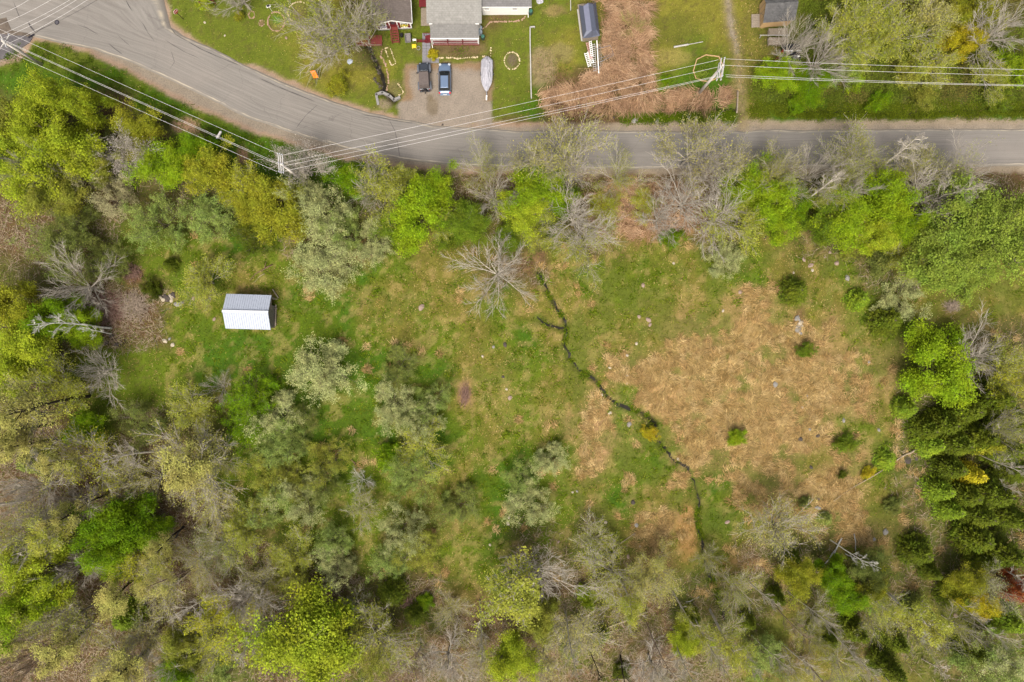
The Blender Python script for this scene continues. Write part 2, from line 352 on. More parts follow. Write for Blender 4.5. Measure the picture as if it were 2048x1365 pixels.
# ---------------------------------------------------------------- road
RN = [(300, -140), (318, -60), (330, 10), (342, 55), (368, 72), (400, 87), (475, 122), (512, 141), (612, 184), (724, 222), (832, 245), (912, 256), (1022, 262), (1150, 263), (1400, 263), (1700, 260), (2048, 258), (2600, 256), (4500, 250)]
RS = [(-1200, -60), (-500, 40), (-60, 70), (62, 72), (130, 88), (180, 97), (300, 141), (375, 179), (510, 242), (637, 283), (737, 308), (802, 320), (912, 330), (1024, 335), (1200, 338), (1536, 336), (2048, 332), (2600, 330), (4500, 324)]
def resample(pts, n):
    p = np.array(pts, float); d = np.r_[0, np.cumsum(np.hypot(*np.diff(p, axis=0).T))]; t = np.linspace(0, d[-1], n)
    return np.c_[np.interp(t, d, p[:, 0]), np.interp(t, d, p[:, 1])]
def mk_road():
    # match both edges station by station
    t = []; N_ = []; S_ = []
    st = list(zip(RN, RS))
    for (a, b), (c, d) in zip(st[:-1], st[1:]):
        L = max(math.dist(a, c), math.dist(b, d)) * S; k = max(2, int(L / .6)); k = min(k, 160)
        for i in range(k):
            q = i / k; N_.append((a[0] + (c[0] - a[0]) * q, a[1] + (c[1] - a[1]) * q)); S_.append((b[0] + (d[0] - b[0]) * q, b[1] + (d[1] - b[1]) * q))
    N_ = np.array(N_); S_ = np.array(S_); M = 15; n = len(N_)
    mid = (N_ + S_) / 2; u = np.r_[0, np.cumsum(np.hypot(*np.diff(mid, axis=0).T))] * S
    jn = (fb(u, u * 0, 3, 5) - .5) * 6; js = (fb(u, u * 0, 3, 8) - .5) * 6
    N_[:, 1] += jn; S_[:, 1] += js
    V = []; UV = []
    for i in range(n):
        for k in range(M):
            q = k / (M - 1); p = N_[i] * (1 - q) + S_[i] * q; a = P(*p); V.append((a.x, a.y, .05 + .06 * math.sin(PI * q))); UV.append((u[i], q))
    # skirt so the edge is a real thickness
    idx = np.arange(n * M).reshape(n, M); f = np.stack([idx[:-1, :-1], idx[:-1, 1:], idx[1:, 1:], idx[1:, :-1]], -1).reshape(-1, 4)
    V = np.array(V); b0 = V[idx[:, 0]].copy(); b1 = V[idx[:, -1]].copy(); b0[:, 2] = -.12; b1[:, 2] = -.12; b0[:, 1] += .12; b1[:, 1] -= .12
    e0 = len(V) + np.arange(n); e1 = e0 + n
    f = np.concatenate([f, np.stack([e0[:-1], idx[:-1, 0], idx[1:, 0], e0[1:]], -1), np.stack([idx[:-1, -1], e1[:-1], e1[1:], idx[1:, -1]], -1)])
    UV = np.concatenate([UV, np.c_[u, u * 0], np.c_[u, u * 0 + 1]]); V = np.concatenate([V, b0, b1]); f = f[:, ::-1]
    m, nd, lk, b = new_mat('worn_asphalt')
    me = np_mesh('road', V, f, m); uvl = me.uv_layers.new(name='UVMap'); li = np.zeros(len(me.loops), np.int32); me.loops.foreach_get('vertex_index', li)
    uvl.data.foreach_set('uv', UV[li].astype(np.float32).ravel())
    uv = N(nd, 'ShaderNodeUVMap'); se = N(nd, 'ShaderNodeSeparateXYZ'); lk.new(uv.outputs[0], se.inputs[0]); tc = N(nd, 'ShaderNodeTexCoord')
    def noise(sx, sy, det=5, rg=.6, src=uv.outputs[0]):
        mp = N(nd, 'ShaderNodeMapping'); mp.inputs['Scale'].default_value = (sx, sy, 1); lk.new(src, mp.inputs[0])
        no = N(nd, 'ShaderNodeTexNoise'); no.inputs['Scale'].default_value = 1; no.inputs['Detail'].default_value = det; no.inputs['Roughness'].default_value = rg
        lk.new(mp.outputs[0], no.inputs['Vector']); return no.outputs[0]
    def mixc(fac, a, bcol):
        x = N(nd, 'ShaderNodeMix', data_type='RGBA'); lk.new(fac, x.inputs[0])
        if isinstance(a, tuple): x.inputs[6].default_value = a
        else: lk.new(a, x.inputs[6])
        if isinstance(bcol, tuple): x.inputs[7].default_value = bcol
        else: lk.new(bcol, x.inputs[7])
        return x.outputs[2]
    def ramp(src, pts):
        r = N(nd, 'ShaderNodeValToRGB'); e = r.color_ramp.elements
        while len(e) < len(pts): e.new(.5)
        for q, (p_, v_) in zip(e, pts): q.position = p_; q.color = (v_, v_, v_, 1)
        lk.new(src, r.inputs[0]); return r.outputs[0]
    def math_(op, a, c):
        x = N(nd, 'ShaderNodeMath', operation=op); x.use_clamp = True
        for i_, q in enumerate((a, c)):
            if isinstance(q, (int, float)): x.inputs[i_].default_value = q
            else: lk.new(q, x.inputs[i_])
        return x.outputs[0]
    A = lambda r_, g_, b_: (*alb(r_, g_, b_), 1)
    streak = noise(.08, 26, 6, .7); grain = noise(9, 9, 4, .8, tc.outputs['Object']); big = noise(.09, .09, 4, .6, tc.outputs['Object'])
    base = mixc(ramp(streak, [(.35, 0), (.65, 1)]), A(138, 131, 123), A(163, 156, 147))
    # dark wheel-worn lanes on the straight, right of the bend
    lane = ramp(se.outputs['Y'], [(0, .1), (.12, .8), (.3, .35), (.5, .95), (.7, .3), (.85, .7), (1, .1)])
    sx = N(nd, 'ShaderNodeSeparateXYZ'); lk.new(tc.outputs['Object'], sx.inputs[0])
    mr = N(nd, 'ShaderNodeMapRange'); mr.inputs[1].default_value = -16; mr.inputs[2].default_value = 10; lk.new(sx.outputs['X'], mr.inputs[0])
    lan = math_('MULTIPLY', math_('MULTIPLY', lane, mr.outputs[0]), ramp(streak, [(.3, .3), (.6, 1)]))
    base = mixc(math_('MULTIPLY', lan, .42), base, A(122, 116, 109))
    base = mixc(math_('MULTIPLY', ramp(big, [(.5, 0), (.68, 1)]), .35), base, A(174, 163, 152))
    base = mixc(math_('MULTIPLY', ramp(grain, [(.35, 1), (.55, 0)]), .35), base, A(118, 110, 102))
    # pale sand washed along both edges
    wob = noise(.35, 0, 4, .7); ed = math_('ABSOLUTE', math_('SUBTRACT', se.outputs['Y'], 0), 0)
    def edge(center, wd):
        x = N(nd, 'ShaderNodeMath', operation='MULTIPLY_ADD'); lk.new(wob, x.inputs[0]); x.inputs[1].default_value = .05; lk.new(se.outputs['Y'], x.inputs[2])
        y = N(nd, 'ShaderNodeMath', operation='SUBTRACT'); lk.new(x.outputs[0], y.inputs[0]); y.inputs[1].default_value = center + .025
        z = N(nd, 'ShaderNodeMath', operation='ABSOLUTE'); lk.new(y.outputs[0], z.inputs[0])
        q = N(nd, 'ShaderNodeMapRange'); lk.new(z.outputs[0], q.inputs[0]); q.inputs[1].default_value = 0; q.inputs[2].default_value = wd; q.inputs[3].default_value = 1; q.inputs[4].default_value = 0
        return q.outputs[0]
    eg = math_('MULTIPLY', math_('MAXIMUM', edge(.955, .022), edge(.035, .02)), ramp(noise(.5, 6), [(.38, .15), (.6, 1)]))
    base = mixc(eg, base, A(208, 194, 168))
    out_ = math_('MAXIMUM', ramp(se.outputs['Y'], [(0, 1), (.03, 0)]), ramp(se.outputs['Y'], [(.96, 0), (1, 1)]))
    base = mixc(math_('MULTIPLY', out_, .6), base, A(150, 138, 122))
    # cracks
    vo = N(nd, 'ShaderNodeTexVoronoi', feature='DISTANCE_TO_EDGE'); vo.inputs['Scale'].default_value = .13
    wn = N(nd, 'ShaderNodeTexNoise'); wn.inputs['Scale'].default_value = .6; wn.inputs['Detail'].default_value = 5; lk.new(tc.outputs['Object'], wn.inputs['Vector'])
    wa = N(nd, 'ShaderNodeVectorMath', operation='MULTIPLY_ADD'); lk.new(wn.outputs[1], wa.inputs[0]); wa.inputs[1].default_value = (2.2, 2.2, 0); lk.new(tc.outputs['Object'], wa.inputs[2])
    lk.new(wa.outputs[0], vo.inputs['Vector'])
    cr = math_('MULTIPLY', ramp(vo.outputs['Distance'], [(0, 1), (.008, 0)]), ramp(big, [(.4, 1), (.6, .2)]))
    base = mixc(math_('MULTIPLY', cr, .4), base, A(96, 90, 84))
    lk.new(base, b.inputs['Base Color']); b.inputs['Roughness'].default_value = .9; b.inputs['Specular IOR Level'].default_value = .2
    bp = N(nd, 'ShaderNodeBump'); bp.inputs['Strength'].default_value = .3; bp.inputs['Distance'].default_value = .02; lk.new(grain, bp.inputs['Height']); lk.new(bp.outputs[0], b.inputs['Normal'])
    tag(link('road', me), kind='structure')
mk_road()
def ribbon(name, pts, wd, mat, z=.0, jit=0.0, seed=0, onroad=False, ends=True):
    """a strip of real width along a polyline of photo pixels"""
    p = resample(pts, max(3, int(sum(math.dist(a, b) for a, b in zip(pts[:-1], pts[1:])) / 3))); n = len(p); rr = np.random.default_rng(seed)
    t = np.gradient(p, axis=0); t /= np.linalg.norm(t, axis=1)[:, None] + 1e-9; nr = np.c_[-t[:, 1], t[:, 0]]
    wv = wd * (1 + jit * (fb(np.arange(n) * 3., np.zeros(n), 10, seed) - .5) * 2)
    if ends: wv = wv * np.clip(np.minimum(np.arange(n), n - 1 - np.arange(n)) / 3 + .15, 0, 1)
    V = []
    for i in range(n):
        for q in (-1, 0, 1):
            pp = p[i] + nr[i] * q * wv[i] / 2; a = P(*pp); V.append((a.x, a.y, z if z is not None else gz(a) + .02))
    idx = np.arange(n * 3).reshape(n, 3); f = np.stack([idx[:-1, :-1], idx[1:, :-1], idx[1:, 1:], idx[:-1, 1:]], -1).reshape(-1, 4)
    return link(name, np_mesh(name, V, f, mat))
# old side drive, patches, tar seams
m_patch = solid('dark_asphalt', (112, 106, 106), .9, var=.25, scale=1.2); m_dirtp = solid('stained_asphalt', (120, 106, 92), .9, var=.3, scale=1.5)
m_tar = solid('tar', (84, 78, 76), .6, var=.1)
mb = MB(); pts = [P(*q) for q in [(-300, 210), (-300, 60), (-40, 62), (20, 68), (66, 76), (60, 86), (22, 110), (8, 118), (-60, 140)]]; mb.prism(pts[::-1], .02, .115); tag(mb.build('side_road', m_patch), kind='structure')
mb = MB(); pts = [P(*q) for q in [(-20, 44), (14, 36), (18, 48), (24, 62), (60, 68), (62, 73), (30, 72), (-20, 66)]]; mb.prism(pts[::-1], .1, .124); tag(mb.build('road_stain', m_dirtp), kind='structure')
RZ = .125
for k_, (pts, wd) in enumerate([([(68, 70), (82, 60), (108, 48)], .9), ([(57, 44), (62, 54), (72, 66)], 3.2), ([(154, 50), (175, 57), (198, 71)], .9), ([(122, 42), (160, 22), (204, -4)], .7), ([(252, 0), (258, 12), (266, 24)], 1.1), ([(218, 88), (232, 100), (246, 110)], .8),
        ([(235, 70), (248, 82), (262, 94)], .7), ([(342, 57), (352, 70), (376, 84)], .8), ([(376, 84), (400, 98), (440, 116), (480, 132)], .7), ([(520, 158), (560, 176), (630, 204)], .8), ([(722, 230), (770, 238), (826, 248)], .8), ([(330, 80), (345, 90), (370, 105), (400, 118)], .6),
        ([(28, 4), (34, 20), (42, 40)], .8), ([(636, 210), (612, 232), (592, 258)], .7), ([(778, 240), (790, 262), (796, 290), (800, 316)], .6), ([(342, 100), (350, 125), (340, 140)], .5), ([(285, 45), (296, 66), (310, 84)], .5)]):
    tag(ribbon('road_crack', pts, wd * 1.1, m_tar, RZ, .6, k_), kind='structure')
m_iron = solid('cast_iron', (72, 68, 76), .5, .6); m_conc = solid('old_concrete', (165, 160, 155), .9, var=.2, scale=4, bump=.3)
e = empty('manhole_cover', P(115, 46) + Vector((0, 0, .12)), 0, 'round dark iron cover set in the pale asphalt of the junction', 'manhole')
mb = MB(); mb.cyl((0, 0, 0), .34, .03, 24); mb.build('frame', m_iron, e); mb = MB(); mb.cyl((0, 0, .03), .22, .012, 24); mb.build('lid', solid('worn_iron', (120, 114, 118), .5, .4), e)
e = empty('drain_grate', P(64, 73) + Vector((0, 0, .12)), math.radians(28), 'small black drain grate at the pavement edge below the junction', 'grate')
mb = MB(); mb.box((0, 0, .01), (.95, .26, .04)); mb.build('frame', m_iron, e)
for i in range(8):
    mb = MB(); mb.box((-.4 + i * .115, 0, .04), (.04, .2, .03)); mb.build('bar', m_iron, e)

# ---------------------------------------------------------------- running water
m_water, nd, lk, b = new_mat('dark_water'); b.inputs['Base Color'].default_value = (.014, .012, .008, 1); b.inputs['Specular IOR Level'].default_value = .12; b.inputs['Roughness'].default_value = .35
no = N(nd, 'ShaderNodeTexNoise'); no.inputs['Scale'].default_value = 3; bp = N(nd, 'ShaderNodeBump'); bp.inputs['Strength'].default_value = .25; lk.new(no.outputs[0], bp.inputs['Height']); lk.new(bp.outputs[0], b.inputs['Normal'])
def water(name, pts, wd, dz, seed):
    p = resample(pts, int(sum(math.dist(a, b) for a, b in zip(pts[:-1], pts[1:])) / 4)); n = len(p); t = np.gradient(p, axis=0); t /= np.linalg.norm(t, axis=1)[:, None]; nr = np.c_[-t[:, 1], t[:, 0]]
    V = []; p = p + nr * ((fb(np.arange(n) * 4., np.zeros(n), 22, seed) - .5) * 7 + (vn(np.arange(n) * 4., np.zeros(n), 7, seed + 3) - .5) * 4)[:, None]
    for i in range(n):
        w_ = wd * max(.08, -.25 + 1.3 * float(vn(i * 4., 0., 26, seed)) + .7 * float(vn(i * 4., 0., 9, seed + 1))); c = P(*p[i]); z = max(gz(c), gz(P(*(p[i] + nr[i] * 1.5))), gz(P(*(p[i] - nr[i] * 1.5)))) + dz * .6
        for q in (-1, 1): a = P(*(p[i] + nr[i] * q * w_ / 2)); V.append((a.x, a.y, z))
    idx = np.arange(2 * n).reshape(n, 2); f = np.stack([idx[:-1, 0], idx[1:, 0], idx[1:, 1], idx[:-1, 1]], -1)
    tag(link(name, np_mesh(name, V, f, m_water)), kind='structure')
water('stream', STREAM, 6.5, .07, 4); water('stream', STREAM2, 4.5, .06, 5); water('brook', BROOK, 8, .12, 6); water('ditch_water', DITCH, 3, .05, 7); water('ditch_water', DITCH2, 2.6, .05, 8)

# ---------------------------------------------------------------- ground cover: blades, straw, litter, undergrowth
def rand_px(n, box): return RNG.uniform(box[0], box[2], n), RNG.uniform(box[1], box[3], n)
def hazards(px, py):
    """True where nothing grows: pavement, drive, water"""
    return (poly_sd(px, py, SHOULDER) < 2) | (poly_sd(px, py, DRIVE) < 0) | (seg_dist(px, py, STREAM) < 4.2) | (seg_dist(px, py, BROOK) < 4)
BOXES = [(745, -60, 826, 56), (850, -60, 965, 92), (962, -60, 1056, 32), (1156, 12, 1196, 84), (1516, -10, 1580, 56), (446, 590, 546, 660), (844, 62, 880, 127)]
def built(px, py):
    m = np.zeros(np.shape(px), bool)
    for x0, y0, x1, y1 in BOXES: m |= (px > x0) & (px < x1) & (py > y0) & (py < y1)
    return m
def blades(x, y, z, ang, tilt, ln, wd, col, jit=.25):
    """one tapered triangle per blade"""
    n = len(x); dx = np.cos(ang); dy = np.sin(ang); ct = np.cos(tilt); st = np.sin(tilt)
    bx = -dy * wd / 2; by = dx * wd / 2
    V = np.empty((n, 3, 3), np.float32)
    V[:, 0] = np.c_[x - bx, y - by, z]; V[:, 1] = np.c_[x + bx, y + by, z]; V[:, 2] = np.c_[x + dx * ln * ct, y + dy * ln * ct, z + ln * st]
    c = col * (1 + RNG.uniform(-jit, jit, n)[:, None]); Cc = np.repeat(c[:, None], 3, 1)
    return V.reshape(-1, 3), np.arange(3 * n).reshape(n, 3), np.clip(Cc.reshape(-1, 3), .004, .8)
def put(name, parts, mat, label=None, cat=None):
    v = []; f = []; c = []; k = 0
    for a, b_, d in parts: v.append(a); f.append(b_ + k); c.append(d); k += len(a)
    me = np_mesh(name, np.concatenate(v), np.concatenate(f), mat, np.concatenate(c)); return tag(link(name, me), label, cat, kind='stuff')
def lush(px, py):
    return None
m_blade = attr_mat('grass_blade', .8, .3, .04)
ST = [alb(c) for c in ((222, 190, 126), (200, 166, 104), (242, 210, 148), (184, 150, 90), (212, 172, 114))]
GR = [alb(c) for c in ((104, 132, 6), (84, 118, 4), (130, 146, 28), (110, 128, 16), (150, 156, 50))]
BR = [alb(c) for c in ((140, 104, 74), (118, 86, 60), (158, 124, 92), (98, 70, 48), (132, 108, 70))]
ST, GR, BR = map(np.array, (ST, GR, BR))
straw_share = {'G': .05, 'g': .3, 'm': .5, 't': .86, 'b': .3, 'u': .2, 'd': .1, 'l': .12, 'o': .35, 'r': .3}
SS = np.array([straw_share[k] for k in KEYS])
# 1. fine turf everywhere
n = 230000; px, py = rand_px(n, (-60, -60, 2108, 1425)); ok = ~(hazards(px, py) | built(px, py)); px, py = px[ok], py[ok]
ci = cls_at(px, py); x, y = (px - 1024) * S, (682.5 - py) * S; z = ground_z(x, y)
isst = RNG.random(len(x)) < np.clip(SS[ci] - np.clip((fb(px, py, 55, 123, 4) - .54) * 6, 0, .55) * (px > 1120) + (fb(px, py, 22, 61) - .5) * .7, .02, .98); base = gcol(x, y)
pal = np.where(isst[:, None], ST[RNG.integers(0, 5, len(x))], GR[RNG.integers(0, 5, len(x))]); wood = np.isin(ci, [KEYS.index(k) for k in 'bud'])
pal = np.where((wood & isst)[:, None], BR[RNG.integers(0, 5, len(x))], pal)
lawn = np.isin(ci, [KEYS.index(k) for k in 'lor']); ln = np.where(lawn, .1, .24) * RNG.uniform(.6, 1.5, len(x))
ang = fb(px, py, 34, 71, 2) * 4 * PI + RNG.normal(0, .8, len(x))
turf = blades(x, y, z, ang, np.where(isst, RNG.uniform(.05, .6, len(x)), RNG.uniform(.3, 1.1, len(x))), ln, .085, pal * .75 + base * .3, .45)
put('grass', [turf], m_blade, 'short mixed green and straw coloured grass over the whole clearing', 'grass')
# 2. tussocks of bleached grass, combed flat
def tussocks(cx, cy, per, rad, ln0, w0, pal, tilt, tj=.9):
    k = len(cx); ids = np.repeat(np.arange(k), per); m_ = len(ids)
    a0 = fb(cx, cy, 60, 83, 2) * 4 * PI; rr = RNG.random(m_) ** .7 * rad; th = RNG.uniform(0, 2 * PI, m_)
    px = cx[ids] + rr * np.cos(th); py = cy[ids] + rr * np.sin(th); x, y = (px - 1024) * S, (682.5 - py) * S
    ang = np.where(RNG.random(m_) < .82, a0[ids] + RNG.normal(0, .45, m_), -th + RNG.normal(0, tj, m_))
    z = ground_z(x, y) + .12 * (1 - rr / rad)
    col = pal[RNG.integers(0, len(pal), k)][ids] * .6 + pal[RNG.integers(0, len(pal), m_)] * .4
    return blades(x, y, z, ang, RNG.uniform(*tilt, m_), ln0 * RNG.uniform(.5, 1.4, m_), w0, col, .5)
n = 9000; px, py = rand_px(n, (300, 470, 2080, 1200)); ci = cls_at(px, py, 20)
pr = np.array([{'G': 0, 'g': .0, 'm': .0, 't': .92, 'b': .04, 'u': .06, 'd': .02, 'l': .02, 'o': .02, 'r': 0}[k] for k in KEYS])[ci]
ok = (RNG.random(n) < np.clip(pr + (fb(px, py, 50, 13) - .5) * .6 - np.clip((fb(px, py, 55, 123, 4) - .54) * 7, 0, .8), 0, 1)) & ~hazards(px, py) & ~built(px, py)
t1 = tussocks(px[ok], py[ok], 52, 8.5, .66, .075, ST, (.03, .45))
n = 1500; px, py = rand_px(n, (330, 470, 2060, 1180)); ci = cls_at(px, py, 20)
ok = np.isin(ci, [KEYS.index(k) for k in 'Ggm']) & ~hazards(px, py) & ~built(px, py)
t2 = tussocks(px[ok], py[ok], 22, 9, .36, .09, GR * 1.15, (.2, .9))
put('straw_grass', [t1, t2], m_blade, 'bleached tussocks of last year grass lying combed over the wet meadow', 'dry grass')
q_ = resample(STREAM, 420); q_ = q_[vn(np.arange(420) * 3., np.zeros(420), 16, 201) > .58] + RNG.normal(0, 1.6, (int((vn(np.arange(420) * 3., np.zeros(420), 16, 201) > .58).sum()), 2))
ids = np.repeat(np.arange(len(q_)), 26); sx_ = q_[ids, 0] + RNG.normal(0, 2.2, len(ids)); sy_ = q_[ids, 1] + RNG.normal(0, 2.2, len(ids)); xx, yy = (sx_ - 1024) * S, (682.5 - sy_) * S
put('stream_weeds', [blades(xx, yy, ground_z(xx, yy) + .1, RNG.uniform(0, 6.3, len(xx)), RNG.uniform(.1, .9, len(xx)), RNG.uniform(.15, .4, len(xx)), .09, GR[RNG.integers(0, 5, len(xx))], .4)], m_blade, 'green weeds leaning over the narrow stream', 'weeds')
# 3. dry reeds beside the grey shed and along the ditch
def in_poly_pts(n, poly):
    a = np.array(poly); px, py = rand_px(n, (*a.min(0), *a.max(0))); ok = poly_sd(px, py, poly) < (fb(px, py, 16, 19) - .5) * 34; return px[ok], py[ok]
REED = [(1070, 188), (1130, 172), (1165, 152), (1195, 130), (1194, 60), (1186, 5), (1190, -60), (1285, -60), (1292, 40), (1290, 100), (1300, 160), (1330, 184), (1450, 188), (1455, 212), (1330, 216), (1240, 224), (1160, 226), (1072, 222)]
px, py = in_poly_pts(1700, REED); ok = ~((px > 1154) & (px < 1202) & (py > 0) & (py < 140)); px, py = px[ok], py[ok]
RD = np.array([alb(c, k=1.7) for c in ((190, 154, 122), (172, 136, 104), (210, 178, 142), (138, 104, 80), (182, 150, 112), (112, 84, 64))])
def stalks(cx, cy, per, rad, ln0, w0, pal, tilt, dirn=None, dj=.5, zmax=.5):
    k = len(cx); ids = np.repeat(np.arange(k), per); m_ = len(ids); px = cx[ids] + RNG.normal(0, rad, m_); py = cy[ids] + RNG.normal(0, rad, m_)
    x, y = (px - 1024) * S, (682.5 - py) * S; a0 = (fb(cx, cy, 40, 23, 2) * 3.2 * PI) if dirn is None else np.full(k, dirn)
    ang = a0[ids] + RNG.normal(0, dj, m_); z = ground_z(x, y) + RNG.uniform(0, zmax, m_)
    col = pal[RNG.integers(0, len(pal), k)][ids] * .5 + pal[RNG.integers(0, len(pal), m_)] * .5
    return blades(x, y, z, ang, RNG.uniform(*tilt, m_), ln0 * RNG.uniform(.4, 1.3, m_), w0, col)
r1 = stalks(px, py, 34, 5, 1.5, .06, RD, (-.02, .4), zmax=.8)
R2 = [(1200, 362), (1370, 362), (1400, 380), (1360, 470), (1290, 480), (1200, 470), (1170, 420)]
px, py = in_poly_pts(260, R2); r2 = stalks(px, py, 30, 5, 1.2, .07, RD, (0, .4), zmax=.5)
put('reeds', [r1, r2], m_blade, 'matted beds of dry pinkish brown reeds beside the road', 'reeds')
# 4. leaf litter under the woods
n = 150000; px, py = rand_px(n, (-60, 350, 2108, 1425)); ci = cls_at(px, py); ok = np.isin(ci, [KEYS.index(k) for k in 'bud']) & ~hazards(px, py); ok &= (RNG.random(n) < np.where(ci == KEYS.index('b'), 1, .35)); px, py = px[ok], py[ok]
x, y = (px - 1024) * S, (682.5 - py) * S; LT = np.array([alb(c) for c in ((150, 116, 88), (128, 96, 72), (172, 140, 108), (104, 78, 56), (92, 64, 46), (140, 122, 74))])
lit = blades(x, y, ground_z(x, y) + RNG.uniform(.0, .05, len(x)), RNG.uniform(0, 2 * PI, len(x)), RNG.uniform(-.1, .5, len(x)), RNG.uniform(.1, .24, len(x)), .13, LT[RNG.integers(0, 6, len(x))])
n = 46000; k = RNG.integers(0, len(x), n); tw = blades(x[k], y[k], ground_z(x[k], y[k]) + .05, RNG.uniform(0, 2 * PI, n), RNG.uniform(0, .5, n), RNG.uniform(.5, 1.6, n), .045, np.array([alb(186, 166, 138)] * n), .35)
put('leaf_litter', [lit, tw], attr_mat('litter', .9), 'brown leaf litter and fallen twigs under the trees', 'leaf litter')
# 5. knee-high green growth: verges, thicket floors
def herbs(cx, cy, per, rad, hgt, size, col, jit=.3):
    k = len(cx); ids = np.repeat(np.arange(k), per); m_ = len(ids); r_ = rad[ids] if hasattr(rad, '__len__') else rad
    px = cx[ids] + RNG.normal(0, 1, m_) * r_; py = cy[ids] + RNG.normal(0, 1, m_) * r_; x, y = (px - 1024) * S, (682.5 - py) * S
    q = np.hypot(px - cx[ids], py - cy[ids]) / r_; h_ = (hgt[ids] if hasattr(hgt, '__len__') else hgt)
    z = ground_z(x, y) + h_ * RNG.uniform(.15, 1, m_) * np.exp(-q * q / 2.5)
    return blades(x, y, z, RNG.uniform(0, 2 * PI, m_), RNG.uniform(-.5, .5, m_), size * RNG.uniform(.6, 1.4, m_), size * .75, col[ids], jit)
n = 4200; px, py = rand_px(n, (-60, -60, 2108, 1425)); ci = cls_at(px, py); ok = (np.isin(ci, [KEYS.index(k) for k in 'ud']) | ((ci == KEYS.index('b')) & (RNG.random(n) < .6))) & (poly_sd(px, py, SHOULDER) > 8) & ~built(px, py) & ~(poly_sd(px, py, REED) < 0); px, py = px[ok], py[ok]; m_ = len(px)
UC = np.array([alb(c, k=1.15) for c in ((112, 122, 46), (126, 128, 58), (98, 112, 34), (140, 140, 66), (116, 108, 52), (96, 124, 30), (134, 120, 56))])
u1 = herbs(px, py, 34, RNG.uniform(6, 16, m_), RNG.uniform(.3, 1.3, m_), .17, UC[RNG.integers(0, 7, m_)])
# top right thicket, denser
n = 1500; px, py = rand_px(n, (1500, -60, 2108, 205)); ok = ~((px < 1600) & (py < 130)); px, py = px[ok], py[ok]; m_ = len(px)
g = fb(px, py, 90, 29); UD = np.where((g > .56)[:, None], alb(124, 118, 56, k=1.2), alb(112, 126, 40, k=1.2)) * RNG.uniform(.75, 1.25, m_)[:, None]
u2 = herbs(px, py, 55, RNG.uniform(5, 11, m_), RNG.uniform(.4, 1.8, m_), .17, UD)
put('undergrowth', [u1, u2], m_blade, 'tangled low green and olive undergrowth filling the gaps between trees', 'undergrowth')
V1 = [(20, 88), (110, 88), (180, 112), (240, 142), (320, 190), (400, 226), (512, 274), (600, 298), (700, 326), (800, 342), (790, 356), (600, 350), (500, 310), (400, 275), (300, 225), (200, 170), (100, 140), (0, 150)]
V2 = [(1230, 222), (1470, 222), (1470, 240), (1250, 243)]; V3 = [(1500, 212), (2100, 205), (2100, 234), (1500, 236)]
vs = []
for poly, n, c in ((V1, 1500, (88, 112, 14)), (V2, 420, (96, 116, 6)), (V3, 900, (104, 116, 26))):
    px, py = in_poly_pts(n, poly); vs.append(herbs(px, py, 34, 5.0, .35, .15, np.array([alb(c, k=1.1)] * len(px)) * RNG.uniform(.7, 1.3, len(px))[:, None]))
put('verge_plants', vs, m_blade, 'lush green weeds along both sides of the road', 'weeds')

# ---------------------------------------------------------------- trees: skeletons
m_bark = objcol_mat('bark'); m_leaf = leaf_mat('leaf'); m_needle = leaf_mat('needle', .15, .6, 1.4); m_twig = objcol_mat('twig')
class Tubes:
    def __init__(s): s.v = []; s.f = []; s.n = 0
    def add(s, pts, rad, sides):
        pts = np.asarray(pts); n = len(pts); d = np.gradient(pts, axis=0); d /= np.linalg.norm(d, axis=1)[:, None] + 1e-9
        r = np.array([.31, .77, .55]) if abs(d[0] @ np.array([.31, .77, .55])) < .9 else np.array([1., 0, 0])
        u = np.cross(d, r); u /= np.linalg.norm(u, axis=1)[:, None] + 1e-9; q = np.cross(d, u); a = np.arange(sides) * 2 * PI / sides
        V = pts[:, None] + (u[:, None] * np.cos(a)[:, None] + q[:, None] * np.sin(a)[:, None]) * np.asarray(rad)[:, None, None]
        i = np.arange(n - 1)[:, None] * sides; k = np.arange(sides); k2 = (k + 1) % sides
        f = np.stack([i + k, i + k2, i + k2 + sides, i + k + sides], -1).reshape(-1, 4) + s.n
        s.v.append(V.reshape(-1, 3)); s.f.append(f); s.n += n * sides
    def mesh(s, name, mat): return np_mesh(name, np.concatenate(s.v), np.concatenate(s.f), mat, None, True)
def nrm(v): return v / (np.linalg.norm(v) + 1e-9)
